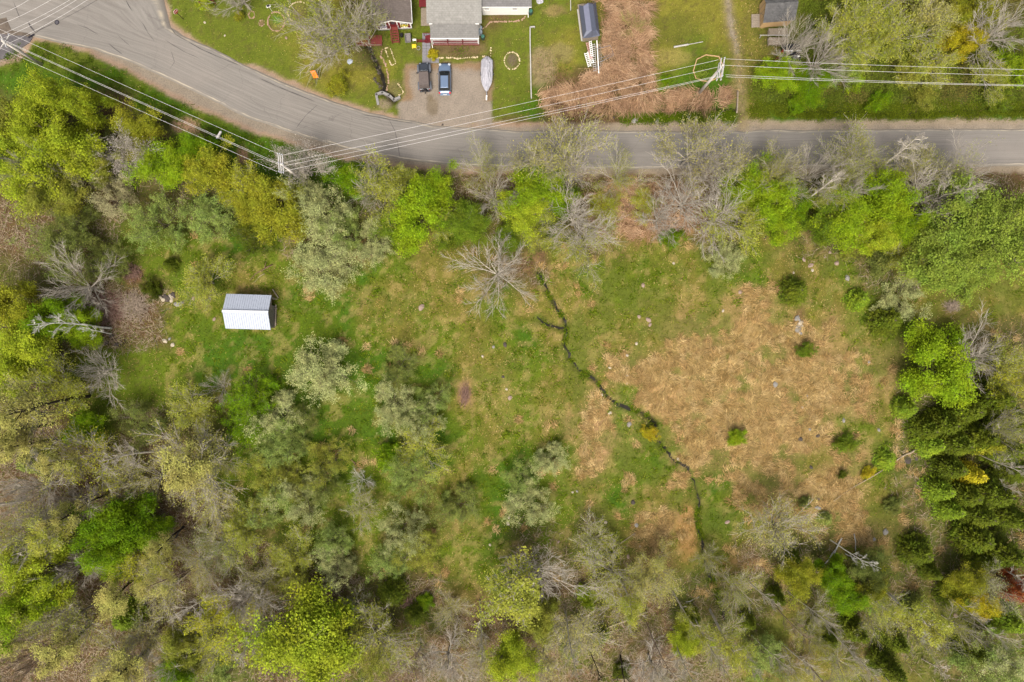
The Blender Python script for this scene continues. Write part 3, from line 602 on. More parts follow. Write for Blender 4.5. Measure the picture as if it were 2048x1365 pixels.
def skeleton(seed, h=8.0, R=3.5, style='round', fine=3, straight=False):
    """returns trunk tubes, twig tubes, array of twig points"""
    rr = np.random.default_rng(seed); T = Tubes(); W = Tubes(); tips = []
    def path(p, d, L, n, wob, lift):
        pts = [p]; d = nrm(d)
        for i in range(n): d = nrm(d + rr.normal(0, wob, 3) * (1 if style == 'bush' or not straight else 1) + np.array([0, 0, lift])); pts.append(pts[-1] + d * L / n)
        return np.array(pts), d
    def grow(p, d, L, r, lev):
        if lev == 3:
            pts, _ = path(p, d, L, 2, .1 if straight else .22, .02); W.add(pts, [r, r * .7, r * .25], 3); tips.append(pts[1]); tips.append(pts[2]); return
        n = 4 if lev == 1 else 3; pts, dd = path(p, d, L, n, .075 if straight else .16, .05 if style != 'tall' else .08)
        (T if lev == 1 else W).add(pts, np.linspace(r, r * .35, n + 1), 5 if lev == 1 else 3)
        kids = {1: 8, 2: fine + 3}[lev]
        for i in range(kids):
            t = .25 + .75 * (i + rr.random()) / kids; k = min(int(t * n), n - 1); q = pts[k] + (pts[k + 1] - pts[k]) * (t * n - k)
            ax = nrm(pts[k + 1] - pts[k]); s_ = rr.normal(0, 1, 3); s_ = nrm(s_ - ax * (s_ @ ax)); nd_ = nrm(ax * (1.05 if straight else .75) + s_ * (.6 if straight else .75) + np.array([0, 0, .12]))
            grow(q, nd_, L * rr.uniform(.42, .62) * (1.1 - .35 * t), max(r * (.5 - .15 * t), .011), lev + 1)
        if lev == 2: tips.append(pts[-1])
    if style == 'bush':
        for i in range(9):
            a = 2 * PI * i / 9 + rr.uniform(-.3, .3); e = rr.uniform(.5, 1.2); L = R * .95 / max(math.cos(e), .45) * rr.uniform(.6, .85); L = min(L, h * 1.0)
            grow(np.array([rr.normal(0, .15), rr.normal(0, .15), 0]), np.array([math.cos(a) * math.cos(e), math.sin(a) * math.cos(e), math.sin(e)]), L, .05, 1)
    else:
        th = .28 * h if style == 'round' else .72 * h
        n = 6; pts = [np.zeros(3)]; d = np.array([rr.normal(0, .05), rr.normal(0, .05), 1.])
        for i in range(n): d = nrm(d + rr.normal(0, .05, 3) * (1, 1, 0)); pts.append(pts[-1] + d * (h * .9 if style == 'tall' else th) / n)
        pts = np.array(pts); r0 = (.018 * h + .04) * (.5 if style == 'tall' else .5 if straight else 1); T.add(pts, np.linspace(r0, r0 * (.22 if style == 'tall' else .7), n + 1), 7)
        nl = (13 if straight else 8) if style == 'round' else 11
        for i in range(nl):
            a = 2.4 * i + rr.uniform(-.4, .4)
            if style == 'round':
                t = rr.uniform(.6, 1); e = rr.uniform(.45, 1.35) if i else 1.5; q = pts[-1] * t
                L = (R * .72 / max(math.cos(e), .3) if e < 1 else (h - th) * .72) * rr.uniform(.75, 1.0); L = min(L, (h - th) * .95) * rr.uniform(.6, 1.18)
            else:
                t = .42 + .56 * i / nl; q = pts[min(int(t * n), n - 1)] + (pts[min(int(t * n), n - 1) + 1] - pts[min(int(t * n), n - 1)]) * (t * n % 1); e = rr.uniform(.5, 1.05); L = R * .75 * (1.35 - t) / .8 * rr.uniform(.7, 1.1)
            grow(q, np.array([math.cos(a) * math.cos(e), math.sin(a) * math.cos(e), math.sin(e)]), L, r0 * (.42 if style == 'round' else .28), 1)
    return T, W, np.array(tips)
def leaf_mesh(name, tips, per, sig, size, seed, mat, droop=.1, keep=1.0, up=.55):
    rr = np.random.default_rng(seed); tips = tips[rr.random(len(tips)) < keep]; n = len(tips) * per; c = np.repeat(tips, per, 0) + rr.normal(0, sig, (n, 3)) * (1, 1, .8)
    a = rr.uniform(0, 2 * PI, n); t = rr.normal(0, up, n); b_ = rr.normal(0, up, n); L = size * rr.uniform(.6, 1.4, n); w_ = L * rr.uniform(.45, .75, n)
    d = np.c_[np.cos(a) * np.cos(t), np.sin(a) * np.cos(t), np.sin(t) - droop]; s_ = np.c_[-np.sin(a) * np.cos(b_), np.cos(a) * np.cos(b_), np.sin(b_)]
    V = np.stack([c, c + d * (L * .5)[:, None] + s_ * (w_ / 2)[:, None], c + d * L[:, None], c + d * (L * .5)[:, None] - s_ * (w_ / 2)[:, None]], 1).reshape(-1, 3)
    V[:, 2] = np.maximum(V[:, 2], .02)
    return np_mesh(name, V, np.arange(4 * n).reshape(n, 4), mat)
def conifer_mesh(seed, h=6.0, R=1.9):
    rr = np.random.default_rng(seed); T = Tubes(); T.add(np.array([(0, 0, 0), (0, 0, h * .5), (0, 0, h)]), [.14, .08, .015], 6); c = []; dd = []
    W = 17
    for w_ in range(W):
        t = w_ / W; z = h * (.06 + .92 * t); rad = R * (1 - t) ** .85 * rr.uniform(.85, 1.1) + .1; nb = int(11 - 5 * t); off = rr.uniform(0, 6)
        for k in range(nb):
            a = off + 2 * PI * k / nb + rr.normal(0, .15); L = rad * rr.uniform(.7, 1.15); m_ = int(10 + 46 * L / R); q = rr.random(m_) ** .7
            x = q * L; lat = rr.normal(0, 1, m_) * (.08 + .16 * x); zz = z - .28 * x + .1 * x * x / max(L, .3) + rr.normal(0, .05, m_)
            c.append(np.c_[x * np.cos(a) - lat * np.sin(a), x * np.sin(a) + lat * np.cos(a), zz]); aa = a + np.sign(lat) * rr.uniform(.2, .9, m_); dd.append(aa)
            T.add(np.array([(0, 0, z), (math.cos(a) * L * .9, math.sin(a) * L * .9, z - .18 * L)]), [.02, .006], 3)
    c = np.concatenate(c); a = np.concatenate(dd); n = len(c); L = rr.uniform(.14, .3, n); w_ = L * .5; t = rr.normal(-.05, .3, n)
    d = np.c_[np.cos(a) * np.cos(t), np.sin(a) * np.cos(t), np.sin(t)]; s_ = np.c_[-np.sin(a), np.cos(a), rr.normal(0, .35, n)]
    V = np.stack([c, c + d * (L * .45)[:, None] + s_ * (w_ / 2)[:, None], c + d * L[:, None], c + d * (L * .45)[:, None] - s_ * (w_ / 2)[:, None]], 1).reshape(-1, 3); V[:, 2] = np.maximum(V[:, 2], .02)
    return T.mesh('trunk', m_bark), np_mesh('crown', V, np.arange(4 * n).reshape(n, 4), m_needle)
LIB = {}
# each kind: list of (trunk mesh, twig mesh or None, leaf mesh or None), reference height and radius
def mk_kind(key, seeds, h, R, style, leaf, fine=3):
    L = []
    for s_ in seeds:
        T, W, tips = skeleton(s_, h, R, style, fine, key in ('bare', 'barebush', 'haze', 'tallbare', 'tall', 'wisp'))
        ext = np.percentile(np.hypot(tips[:, 0], tips[:, 1]), 93); hz = np.percentile(tips[:, 2], 98)
        ext *= .9 if style != 'bush' else 1.0
        L.append((T.mesh('trunk', m_bark), W.mesh('branches', m_twig), leaf_mesh('crown', tips, *leaf, s_, m_leaf) if leaf else None, float(ext), float(hz)))
    LIB[key] = L
#                      per sig  size
mk_kind('lime', (11, 12, 13, 14), 8, 3.5, 'round', (28, .24, .13))
mk_kind('pine', (15, 16), 9, 4, 'round', (22, .2, .14))
mk_kind('sage', (21, 22, 23, 24), 6, 3.3, 'bush', (13, .13, .115), 5)
mk_kind('haze', (31, 32, 33), 7, 3.5, 'round', (4, .17, .11), 6)
mk_kind('wisp', (35, 36, 37), 8, 3.6, 'round', (2, .18, .085), 6)
mk_kind('bare', (41, 42, 43, 44), 8, 3.8, 'round', None, 7)
mk_kind('barebush', (46, 47), 4, 2.6, 'bush', None, 5)
mk_kind('tall', (51, 52, 53, 54), 14, 2.8, 'tall', (4, .2, .11), 4)
mk_kind('tallbare', (56, 57, 58), 14, 2.6, 'tall', None, 5)
mk_kind('shrub', (61, 62, 63), 2.2, 1.5, 'bush', (10, .12, .12), 3)
LIB['con'] = [(*conifer_mesh(s_), 1.75, 6.0) for s_ in (71, 72, 73)]
PAL = {'li': ((140, 166, 26), 'lime green'), 'ly': ((164, 178, 42), 'yellowish lime'), 'gr': ((112, 144, 12), 'bright green'), 'sg': ((140, 158, 76), 'sage green'),
       'sp': ((170, 174, 112), 'silvery green'), 'ol': ((148, 152, 56), 'olive green'), 'dl': ((122, 132, 60), 'dull green'), 'cr': ((180, 174, 126), 'cream coloured'),
       'dk': ((86, 98, 18), 'dark green'), 'dy': ((112, 134, 30), 'mossy green'), 'ye': ((184, 172, 34), 'yellow'), 'yo': ((154, 156, 40), 'mustard green'), 'ru': ((158, 84, 44), 'rust red'),
       'ta': ((164, 160, 84), 'tan budded'), 'pn': ((144, 164, 60), 'soft yellow-green'), 'gy': ((176, 166, 150), 'grey'), 'bn': ((140, 120, 102), 'brown'), 'wh': ((205, 200, 188), 'whitish'), 'bk': ((70, 60, 50), 'dark')}
KINDW = {'wisp': 'wispy budding tree', 'lime': 'leafy tree', 'pine': 'clumpy pine', 'sage': 'fuzzy leaved tree', 'haze': 'thinly leafed tree', 'bare': 'bare branching tree', 'barebush': 'bare twiggy bush', 'tall': 'tall slim budding tree', 'tallbare': 'tall slim bare tree', 'shrub': 'low shrub', 'con': 'conical evergreen'}
NAMEK = {'wisp': 'wispy_tree', 'lime': 'leafy_tree', 'pine': 'pine_tree', 'sage': 'willow_tree', 'haze': 'budding_tree', 'bare': 'bare_tree', 'barebush': 'bare_bush', 'tall': 'tall_tree', 'tallbare': 'tall_bare_tree', 'shrub': 'shrub', 'con': 'evergreen_tree'}
GROUPK = {'wisp': 'wispy budding trees', 'lime': 'leafy trees round the clearing', 'pine': 'pines at the right edge', 'sage': 'willowy trees round the clearing', 'haze': 'thinly leafed trees in the woods', 'bare': 'bare trees', 'barebush': 'bare bushes', 'tall': 'tall slim trees in the woods', 'tallbare': 'tall slim bare trees in the woods', 'shrub': 'shrubs', 'con': 'evergreens'}
LEAFK = {'wisp': 1.5, 'lime': 1.45, 'pine': 1.35, 'sage': 1.6, 'haze': 1.75, 'tall': 1.75, 'shrub': 1.35, 'con': 1.6}
LABELQ = []    # (object, phrase, px, py, noun)
def tree(kind, px, py, Rpx, col, h=None, base=None, bark='gy', cov=1.0):
    """px, py: where the middle of the crown shows; base: photo pixel of the foot, else plumb below"""
    R = Rpx * S
    if h is None: h = {'wisp': 2.0, 'lime': 2.1, 'pine': 2.2, 'sage': 1.7, 'haze': 2.0, 'bare': 2.0, 'barebush': 1.3, 'shrub': 1.25, 'con': 2.3}.get(kind, 2)* R; h = min(max(h, 1.0), 13)
    if base is not None: p = P(*base)
    else: p = P(px, py, .7 * h if kind != 'con' else .6 * h)
    R *= (H - .6 * h) / H; p.z = gz(p) - .05
    e = empty(NAMEK[kind], p, random.uniform(0, 2 * PI)); tr, tw, lf, R0, H0 = (LIB[kind][(len(LABELQ) * 7 + int(px)) % len(LIB[kind])] if kind != 'con' else (lambda q: (q[0], None, q[1], q[2], q[3]))(LIB['con'][(len(LABELQ) + int(px)) % 3]))
    s_ = (R / R0 * random.uniform(.95, 1.05), R / R0 * random.uniform(.95, 1.05), h / H0)
    bc = alb(PAL[bark][0], k=(1.9 if 'tall' in kind else 1.45) if bark != 'bk' else 1.1) if kind in ('bare', 'barebush', 'tallbare', 'haze', 'tall', 'wisp') else alb(138, 124, 104)
    for nm, me in (('trunk', tr), ('branches', tw), ('crown', lf)):
        if me is None: continue
        o = link(nm, me, e); o.scale = s_
        o.color = (*(bc if nm != 'crown' else np.clip(alb(PAL[col][0]) * LEAFK[kind] * random.uniform(.93, 1.07), 0, .7)), 1)
    tag(e, None, {'con': 'evergreen', 'shrub': 'shrub', 'barebush': 'bush'}.get(kind, 'tree'), GROUPK[kind])
    wd = PAL[bark][1] if lf is None else PAL[col][1]
    if kind in ('haze', 'tall') and bark not in ('gy',): wd = PAL[bark][1] + ' stemmed ' + wd
    sz = '' if kind in ('tall', 'tallbare') else ('large ' if Rpx >= 58 else 'small ' if Rpx < 30 else '')
    LABELQ.append((e, sz + wd + ' ' + KINDW[kind], px, py)); return e
def tall(kind, b, t, col='ol', Rpx=26, bark='gy'):
    rb = math.dist(b, (1024, 682.5)); rt = math.dist(t, (1024, 682.5)); h = min(max(H * (1 - rb / rt), 5), 19)
    return tree(kind, (b[0] + 2 * t[0]) / 3, (b[1] + 2 * t[1]) / 3, Rpx, col, h * 1.04, b, bark)
TREES = '''
lime 1600 404 34 gr 5|haze 1660 396 40 ol 7|lime 1470 404 30 ly 5|haze 1720 460 36 yo 5|haze 800 360 36 ol 7|lime 790 452 34 dy 5|haze 880 436 34 ol 5|lime 1020 470 30 dy 4|haze 1070 470 36 ol 5|lime 20 320 44 dy 8|haze 130 330 40 ol 8|wisp 250 300 50 gy 8|wisp 600 330 50 gy 8|wisp 1240 350 50 ol 7|wisp 1560 350 60 ol 9|wisp 1700 330 60 ol 9|wisp 1900 350 60 ol 9|bare 1150 345 44 gy 10|bare 1420 330 46 gy 10
lime 85 200 46 ly 11|lime 62 268 52 ly 11|lime 132 282 56 ly 11|lime 170 212 34 ly 9|lime 186 332 34 ol 8|lime 8 236 40 ol 9|sage 215 290 36 dl|lime 276 262 42 yo 7
lime 328 326 44 li 7|lime 396 302 34 gr 6|lime 428 350 48 yo 7|lime 52 352 60 ly 10|bare 58 338 52 gy 12|lime 105 385 46 ol 9|sage 210 382 50 cr 6|sage 132 440 46 dl|sage 305 442 64 sg 6|sage 412 430 46 sg 5
sage 105 500 60 dl 6|sage 195 520 52 dl 6|sage 505 472 42 dk 4|con 335 530 17 dk 3|shrub 300 580 20 dk|haze 405 562 48 ol 5|bare 150 578 74 gy 9|lime 38 695 62 ly 9|lime 105 640 46 gr 8|lime 18 610 48 yo 9|lime 155 650 36 li 6
lime 548 408 58 yo 7|sage 602 376 38 sp 8|sage 642 428 52 sp 7|sage 684 458 40 sg 5|shrub 592 428 24 li|sage 744 486 44 sp 5|haze 765 380 56 ol 8|bare 745 368 44 gy 9|lime 832 430 64 li 8|lime 872 388 48 li 8|lime 705 350 36 gr 6|lime 936 446 42 dy 5
sage 640 524 66 sp 5|bare 1000 540 84 gy 7|bare 985 396 50 gy 8|haze 968 334 46 ol 8|lime 1046 424 50 ly 6|lime 1082 376 54 li 7|haze 1128 306 74 ta 10|haze 1062 328 48 ta 9|bare 1150 436 66 gy 8|haze 1166 486 66 ol 6
haze 1392 300 76 ta 11|bare 1380 400 62 gy 9|bare 1322 432 42 gy 7|bare 1442 432 66 gy 8|haze 1484 446 58 ol 6|shrub 1346 476 22 gr|sage 1452 518 38 sp 3|lime 1500 378 48 li 7|lime 1546 400 50 li 7|lime 1566 436 42 li 6
lime 1702 428 64 li 7|lime 1772 402 58 li 8|lime 1650 444 42 dy 6|lime 1812 448 36 li 7|lime 1752 470 40 ly 6|bare 1632 344 58 gy 10|haze 1745 305 62 ol 11|bare 1706 372 54 gy 9|bare 1882 388 70 gy 10|bare 1938 358 56 gy 10
pine 1962 438 80 pn 11|pine 1900 504 70 pn 9|pine 2026 486 82 pn 11|pine 1936 540 52 pn 6|haze 1816 520 38 ol 5|shrub 1760 526 28 dl|con 1597 582 32 dk 4|con 1723 600 27 dy 3|con 1782 642 38 dk 4|sage 1812 596 44 sp 4
lime 1884 736 68 li 7|bare 1962 718 56 gy 8|haze 2020 730 50 ol 8|shrub 1612 700 18 dy|shrub 1472 876 18 li|shrub 1695 887 20 dy|con 1776 922 26 dy 2|shrub 1738 944 13 ye|shrub 1790 1012 18 dl|shrub 1300 866 17 ye|shrub 1686 950 10 dk|shrub 1613 1006 13 dl
con 1820 818 26 dy 4|con 1852 862 32 dk 5|con 1890 850 36 dk 6|con 1932 822 42 dk 7|con 1988 800 42 dk 8|con 2034 842 42 dk 8|con 1862 892 30 dy 5|con 1912 890 36 dk 7|con 1962 878 40 dk 7|con 2012 900 42 dk 8|con 1902 938 34 dk 6
con 2044 945 38 dk 8|con 1882 982 32 dy 5|con 1932 994 36 dk 6|con 1992 990 42 dk 8|con 1960 1034 36 dk 7|con 1902 1022 30 dy 5|con 1942 952 30 ye 6|con 1974 892 28 yo 7|con 2030 1040 38 dk 8|haze 2010 860 44 ol 9|haze 2026 770 40 yo 8
con 1846 1108 38 dk 5|con 1962 1080 42 dk 6|con 2020 1112 42 dk 8|con 1922 1196 32 dk 5|lime 1936 1172 34 yo 6|lime 1966 1200 32 ye 6|lime 2044 1176 34 ru 7|haze 2000 1180 42 sp 8|con 2024 1246 38 dy 6|con 1975 1125 26 dk 5|con 1870 1150 22 dk 4
lime 1602 1156 32 yo 6|lime 1666 1146 28 gr 6|lime 1696 1192 32 gr 6|lime 1742 1142 34 dl 6|lime 1752 1184 32 yo 6|haze 1560 1062 60 ta 8|sage 1542 1332 52 sg 8|sage 2000 1345 54 sg 9|con 1660 1280 28 dk 6|con 1720 1270 30 dk 6|con 1800 1290 30 dk 6|haze 1640 1290 34 yo 7
con 1790 1345 34 dk 7|con 1850 1225 26 dl 6|haze 1850 1280 44 ol 8|haze 1930 1260 40 ol 7|con 1960 1310 30 dk 6|con 1655 1040 16 dl 2|haze 1420 1120 26 ol 4
haze 40 838 66 ta 11|haze 104 772 60 ol 9|lime 26 752 46 ly 9|bare 188 742 52 gy 6|barebush 432 780 36 gy 4|haze 376 820 46 ol 5|lime 168 862 36 gr 5|sage 268 850 52 dl 5|haze 158 926 70 yo 9|haze 368 938 92 ta 10|con 58 928 34 dl 6
bare 46 982 72 gy 12|bare 132 1012 56 gy 10|lime 240 1040 56 gr 9|lime 198 1090 44 gr 9|lime 292 1066 34 gr 6|lime 214 1122 36 li 7|haze 62 1066 62 ol 11|lime 66 1150 58 ly 10|lime 26 1212 50 li 11|bare 140 1140 56 gy 9|haze 272 1132 52 yo 7
con 246 1240 36 dy 5|haze 436 1252 58 yo 8|bare 482 1212 56 gy 9|bare 342 1330 52 gy 9|lime 366 1300 40 ol 7|lime 352 1350 36 gr 8|shrub 440 1342 28 sg|haze 440 1100 44 dl 6|haze 484 1064 48 ol 6|bare 62 1322 60 bn 11|haze 140 1240 50 ol 8|haze 200 1330 50 ta 9
haze 330 1180 52 ta 7|haze 60 1270 44 ol 9
sage 640 740 62 sp 6|sage 796 738 44 dl 4|sage 502 800 50 gr 5|sage 546 836 48 sp 6|sage 480 862 46 gr 5|sage 572 884 40 sg 5|sage 604 842 34 dl 5|sage 652 922 46 ol 5|sage 540 900 40 sg 5|sage 530 952 46 ol 5|sage 576 962 40 ol 5|sage 596 1004 50 sp 6
sage 642 972 42 dl 5|sage 536 1012 46 sg 5|barebush 722 966 30 wh 3|sage 782 816 48 sp 5|sage 838 842 46 sp 6|sage 862 802 36 sg 5|haze 842 892 50 ol 5|shrub 772 916 28 gr|sage 822 952 56 sg 6|sage 912 1018 44 dl 4|sage 800 1068 52 sp 6|sage 832 1110 46 ol 6|sage 776 1130 36 sg 5
sage 1100 924 36 sp 4|sage 1040 956 38 sg 4|sage 1060 1012 50 sp 5|haze 580 1108 46 ol 6|sage 566 1146 46 ol 6|sage 662 1090 36 sg 6|sage 662 1132 42 sp 6|con 782 1192 32 dk 4|con 830 1236 26 dk 3|shrub 850 1202 16 gr
lime 620 1292 84 ly 11|lime 646 1250 40 li 8|haze 736 1290 68 ol 10|sage 740 1300 58 ol 9|sage 520 1284 34 sg 7|barebush 545 1346 38 bn 5|bare 832 1328 54 bn 8|bare 892 1330 58 gy 8|tall 1020 1200 60 ol 11|lime 1026 1318 44 ly 10
bare 1074 1152 64 gy 7|lime 1078 1240 38 ol 6|shrub 1175 1196 22 li|haze 1232 1150 62 ol 5|haze 1250 1212 52 yo 6|con 1232 1108 14 dk 2|con 1202 1276 22 dk 3|con 1142 1304 22 dk 3|haze 1312 1152 50 ta 6|bare 1312 1346 56 gy 8|lime 1374 1290 34 ly 6
con 1304 1158 12 dk 2|con 1390 1240 18 dk 4|con 1502 1250 18 dk 4|haze 1160 1260 50 ta 6|haze 1090 1330 46 ta 7|shrub 1240 1345 18 dk|haze 1450 1290 50 ol 7|haze 1180 1080 40 ol 3|haze 720 1020 36 ol 4|haze 430 930 40 ol 5
haze 1700 50 60 ol 6|haze 1720 90 52 ol 5|sage 1690 130 44 sg 4|shrub 1710 150 28 li|lime 1560 150 34 li 4|lime 1620 165 34 gr 4|shrub 1830 150 30 ol|lime 1925 80 36 ye 5|lime 1960 20 44 yo 6|bare 2000 60 66 gy 9|shrub 2030 130 36 li|haze 1800 60 60 ol 5|haze 1860 120 50 ol 4
haze 1750 20 60 ol 6|shrub 1760 200 22 gr|shrub 1850 190 24 ol|shrub 1600 205 20 gr|haze 1985 150 40 ol 4|haze 1870 20 50 ta 6|shrub 2000 195 24 dy
bare 668 60 74 gy 11|haze 640 40 66 ol 11|haze 720 50 46 ol 9|shrub 676 166 22 yo|bare 470 -20 60 gy 8|shrub 405 6 16 ly|shrub 478 28 12 yo|shrub 866 107 11 ye|shrub 1334 157 11 gr|barebush 1265 50 30 ta 2
lime 500 420 36 yo 5|haze 480 370 40 yo 6|shrub 1700 500 20 ol|haze 1560 330 40 ta 9|haze 1830 330 44 ta 8|haze 1480 330 40 ta 8|lime 1120 400 34 gr 5|shrub 900 480 24 dy|haze 1210 420 34 yo 3|haze 1290 410 30 yo 2
haze 1640 1240 40 ol 6|haze 1760 1230 40 ol 6|haze 1700 1340 44 ol 7|haze 1600 1350 40 yo 6|haze 1480 1180 44 ol 5|con 1590 1120 20 dk 4|con 1560 1200 20 dk 5
haze 300 960 50 ta 7|haze 230 960 40 yo 6|haze 30 1120 50 ol 10|haze 420 1020 44 ta 5|haze 380 1130 50 ta 6|haze 520 1180 46 ta 6|haze 420 1320 44 ol 7|haze 280 1280 40 ta 7|bare 250 1345 44 gy 8|haze 700 1220 40 dl 5|haze 960 1320 44 ta 6|haze 905 1220 34 ta 4'''
for k_ in ('haze 1128 306', 'haze 1062 328', 'haze 1392 300', 'haze 1745 305', 'haze 1560 330', 'haze 1830 330', 'haze 1480 330', 'haze 968 334', 'haze 368 938', 'haze 668', 'haze 640 40', 'haze 720 50', 'haze 1166 486', 'haze 158 926', 'haze 40 838', 'haze 62 1066'): TREES = TREES.replace(k_, k_.replace('haze', 'wisp'))
for row in TREES.replace('\n', '|').split('|'):
    q = row.split()
    if not q: continue
    k, x_, y_, r_, c_ = q[0], float(q[1]), float(q[2]), float(q[3]), q[4]
    if k == 'haze' and y_ > 830 and int(x_ + y_) % 5 < 3: k = 'wisp'; r_ *= 1.1
    if k == 'lime' and 335 < y_ < 480 and x_ > 600: r_ *= .88
    if k == 'con': x_ += 8 * (x_ > 1840 and 780 < y_ < 1060); r_ *= .9
    if k in ('bare', 'barebush', 'tallbare'): tree(k, x_, y_, r_, c_, float(q[5]) if len(q) > 5 else None, None, c_)
    else: tree(k, x_, y_, r_, c_, float(q[5]) if len(q) > 5 else None)
for b_, t_, c_, R_, bk in [
        ((1640, 1240), (1745, 1335), '', 24, 'gy'),
        ((1480, 1150), (1540, 1225), '', 20, 'gy'),
        ((1440, 1270), (1510, 1370), '', 24, 'gy'),
        ((1690, 1290), (1790, 1380), '', 24, 'gy'),
        ((1800, 1230), (1900, 1300), '', 24, 'wh'),
        ((1345, 1270), (1385, 1370), '', 22, 'gy'),
        ((1130, 1220), (1145, 1330), '', 26, 'gy'),
        ((1880, 1180), (1990, 1260), '', 24, 'gy'),
        ((1660, 1080), (1740, 1140), '', 16, 'wh'),
        ((1240, 1160), (1262, 1250), 'ol', 26, 'gy'),
        ((960, 1200), (950, 1320), '', 24, 'gy'),
        ((1985, 1130), (2090, 1180), '', 24, 'gy'),
        ((150, 1080), (50, 1130), '', 32, 'gy'),
        ((330, 900), (230, 930), '', 34, 'gy'),
        ((110, 1180), (0, 1240), 'ol', 34, 'gy'),
        ((440, 1180), (360, 1250), '', 28, 'gy'),
        ((560, 1230), (500, 1320), '', 26, 'gy'),
        ((1576, 1184), (1690, 1290), '', 24, 'gy'), ((1536, 1195), (1612, 1276), '', 20, 'bn'), ((1706, 1176), (1790, 1262), 'ol', 26, 'gy'), ((1745, 1165), (1870, 1262), 'ol', 32, 'gy'), ((1560, 1284), (1650, 1366), '', 22, 'gy'), ((1602, 1312), (1700, 1400), '', 24, 'bn'),
        ((1750, 1330), (1830, 1400), '', 22, 'gy'), ((1845, 1318), (1900, 1372), '', 20, 'gy'), ((1945, 1290), (2026, 1350), 'sp', 30, 'gy'), ((1380, 1220), (1440, 1330), '', 24, 'gy'), ((1290, 1240), (1330, 1340), '', 22, 'bn'), ((1334, 1160), (1384, 1280), 'ol', 26, 'gy'), ((1420, 1220), (1500, 1322), 'ol', 26, 'gy'),
        ((1504, 1272), (1590, 1366), '', 24, 'gy'), ((1175, 1290), (1190, 1380), '', 22, 'bk'), ((1240, 1310), (1262, 1390), '', 22, 'bk'), ((1945, 905), (2060, 948), '', 22, 'gy'), ((1965, 958), (2060, 992), '', 22, 'gy'), ((2010, 832), (2070, 842), '', 20, 'gy'), ((1930, 1240), (2030, 1318), '', 22, 'gy'),
        ((178, 793), (-30, 832), 'ta', 40, 'bk'), ((104, 850), (-40, 886), 'ta', 36, 'bk'), ((126, 878), (-10, 906), 'ta', 30, 'bk'), ((205, 920), (100, 948), 'ta', 36, 'bk'), ((214, 990), (110, 1030), 'ta', 34, 'bk'), ((420, 905), (352, 945), 'ta', 40, 'bk'), ((368, 1055), (300, 1104), 'ta', 30, 'bk'), ((180, 1250), (84, 1312), 'ta', 32, 'bk'),
        ((312, 1280), (230, 1350), 'ta', 34, 'bk'), ((72, 1234), (-20, 1292), 'ta', 32, 'bk'), ((270, 1158), (196, 1204), 'ta', 34, 'bk'), ((390, 1132), (290, 1200), 'ta', 30, 'bn'), ((222, 657), (84, 661), '', 28, 'wh'), ((222, 668), (160, 676), '', 16, 'wh'), ((1842, 640), (1790, 470), '', 0, ''),
        ((1610, 148), (1700, 20), '', 60, 'gy'), ((1558, 132), (1600, 10), '', 50, 'gy'), ((1345, 560), (1, 1), '', 0, ''), ((50, 1000), (-60, 1034), '', 40, 'gy'), ((165, 1040), (40, 1090), 'ol', 40, 'gy'), ((1740, 350), (1850, 300), '', 34, 'gy'), ((1860, 400), (1990, 345), '', 34, 'gy'), ((1870, 432), (1960, 405), '', 26, 'gy'), ((1596, 412), (1680, 360), '', 30, 'gy'), ((1700, 640), (1, 1), '', 0, '')]:
    if R_ == 0: continue
    if bk == 'gy' and b_ in ((1610, 148), (1558, 132)): tree('bare', t_[0], t_[1], R_, 'gy', 11, b_, 'gy')
    else: tall('tall' if c_ else 'tallbare', b_, t_, c_ or 'gy', R_, bk)

# ---------------------------------------------------------------- houses
m_white = solid('white_paint', (232, 228, 220), .6, var=.05, k=1.5, scale=2); m_maroon = solid('maroon_paint', (128, 34, 40), .6, var=.15); m_red = solid('red_stained_wood', (140, 62, 54), .8, var=.2, scale=6)
m_glass = solid('window_glass', (70, 74, 82), .1, var=.1, spec=.6); m_brn = shingle_mat('brown_shingle', (128, 116, 108)); m_grs = shingle_mat('grey_shingle', (166, 162, 154)); m_dks = shingle_mat('dark_shingle', (112, 110, 108), wob=.3)
m_blk = solid('black_plastic', (44, 42, 44), .4, var=.1); m_tan = solid('fresh_plywood', (226, 186, 132), .8, var=.1, scale=4); m_gwood = solid('weathered_wood', (172, 156, 136), .9, var=.25, scale=7, bump=.3); m_steel = solid('galvanised_steel', (186, 188, 194), .35, .5, .08)
def thingbox(label, cat, name, p, rz=0): return empty(name, p, rz, label, cat)
def slab_roof(mb, pts, th=.08):
    """a tilted sheet with real thickness; pts are 3 or 4 corners, counter-clockwise seen from above"""
    p = [Vector(q) for q in pts]; n = (p[1] - p[0]).cross(p[2] - p[0]).normalized(); k = len(p); v = p + [q - n * th for q in p]
    mb.add(v, [tuple(range(k)), tuple(range(k, 2 * k))[::-1]] + [(i, i + k, (i + 1) % k + k, (i + 1) % k) for i in range(k)])
def window(par, c, w_, h_, bars=1, fr=m_white, d=.05):
    """frame with sill, pane and glazing bar on a wall facing -y"""
    m = MB(); x, y, z = c; t = .09
    m.box((x, y - d / 2, z + h_ / 2 + t / 2), (w_ + 2 * t, d, t)); m.box((x, y - d / 2 - .03, z - h_ / 2 - t / 2), (w_ + 2 * t + .08, d + .08, t)); m.box((x - w_ / 2 - t / 2, y - d / 2, z), (t, d, h_)); m.box((x + w_ / 2 + t / 2, y - d / 2, z), (t, d, h_))
    wn = m.build('window', fr, par)
    MB().box((x, y - .012, z), (w_, .02, h_)).build('pane', m_glass, wn)
    MB().box((x, y - .035, z), (w_, .03, .045)).build('glazing_bar', fr, wn); return wn
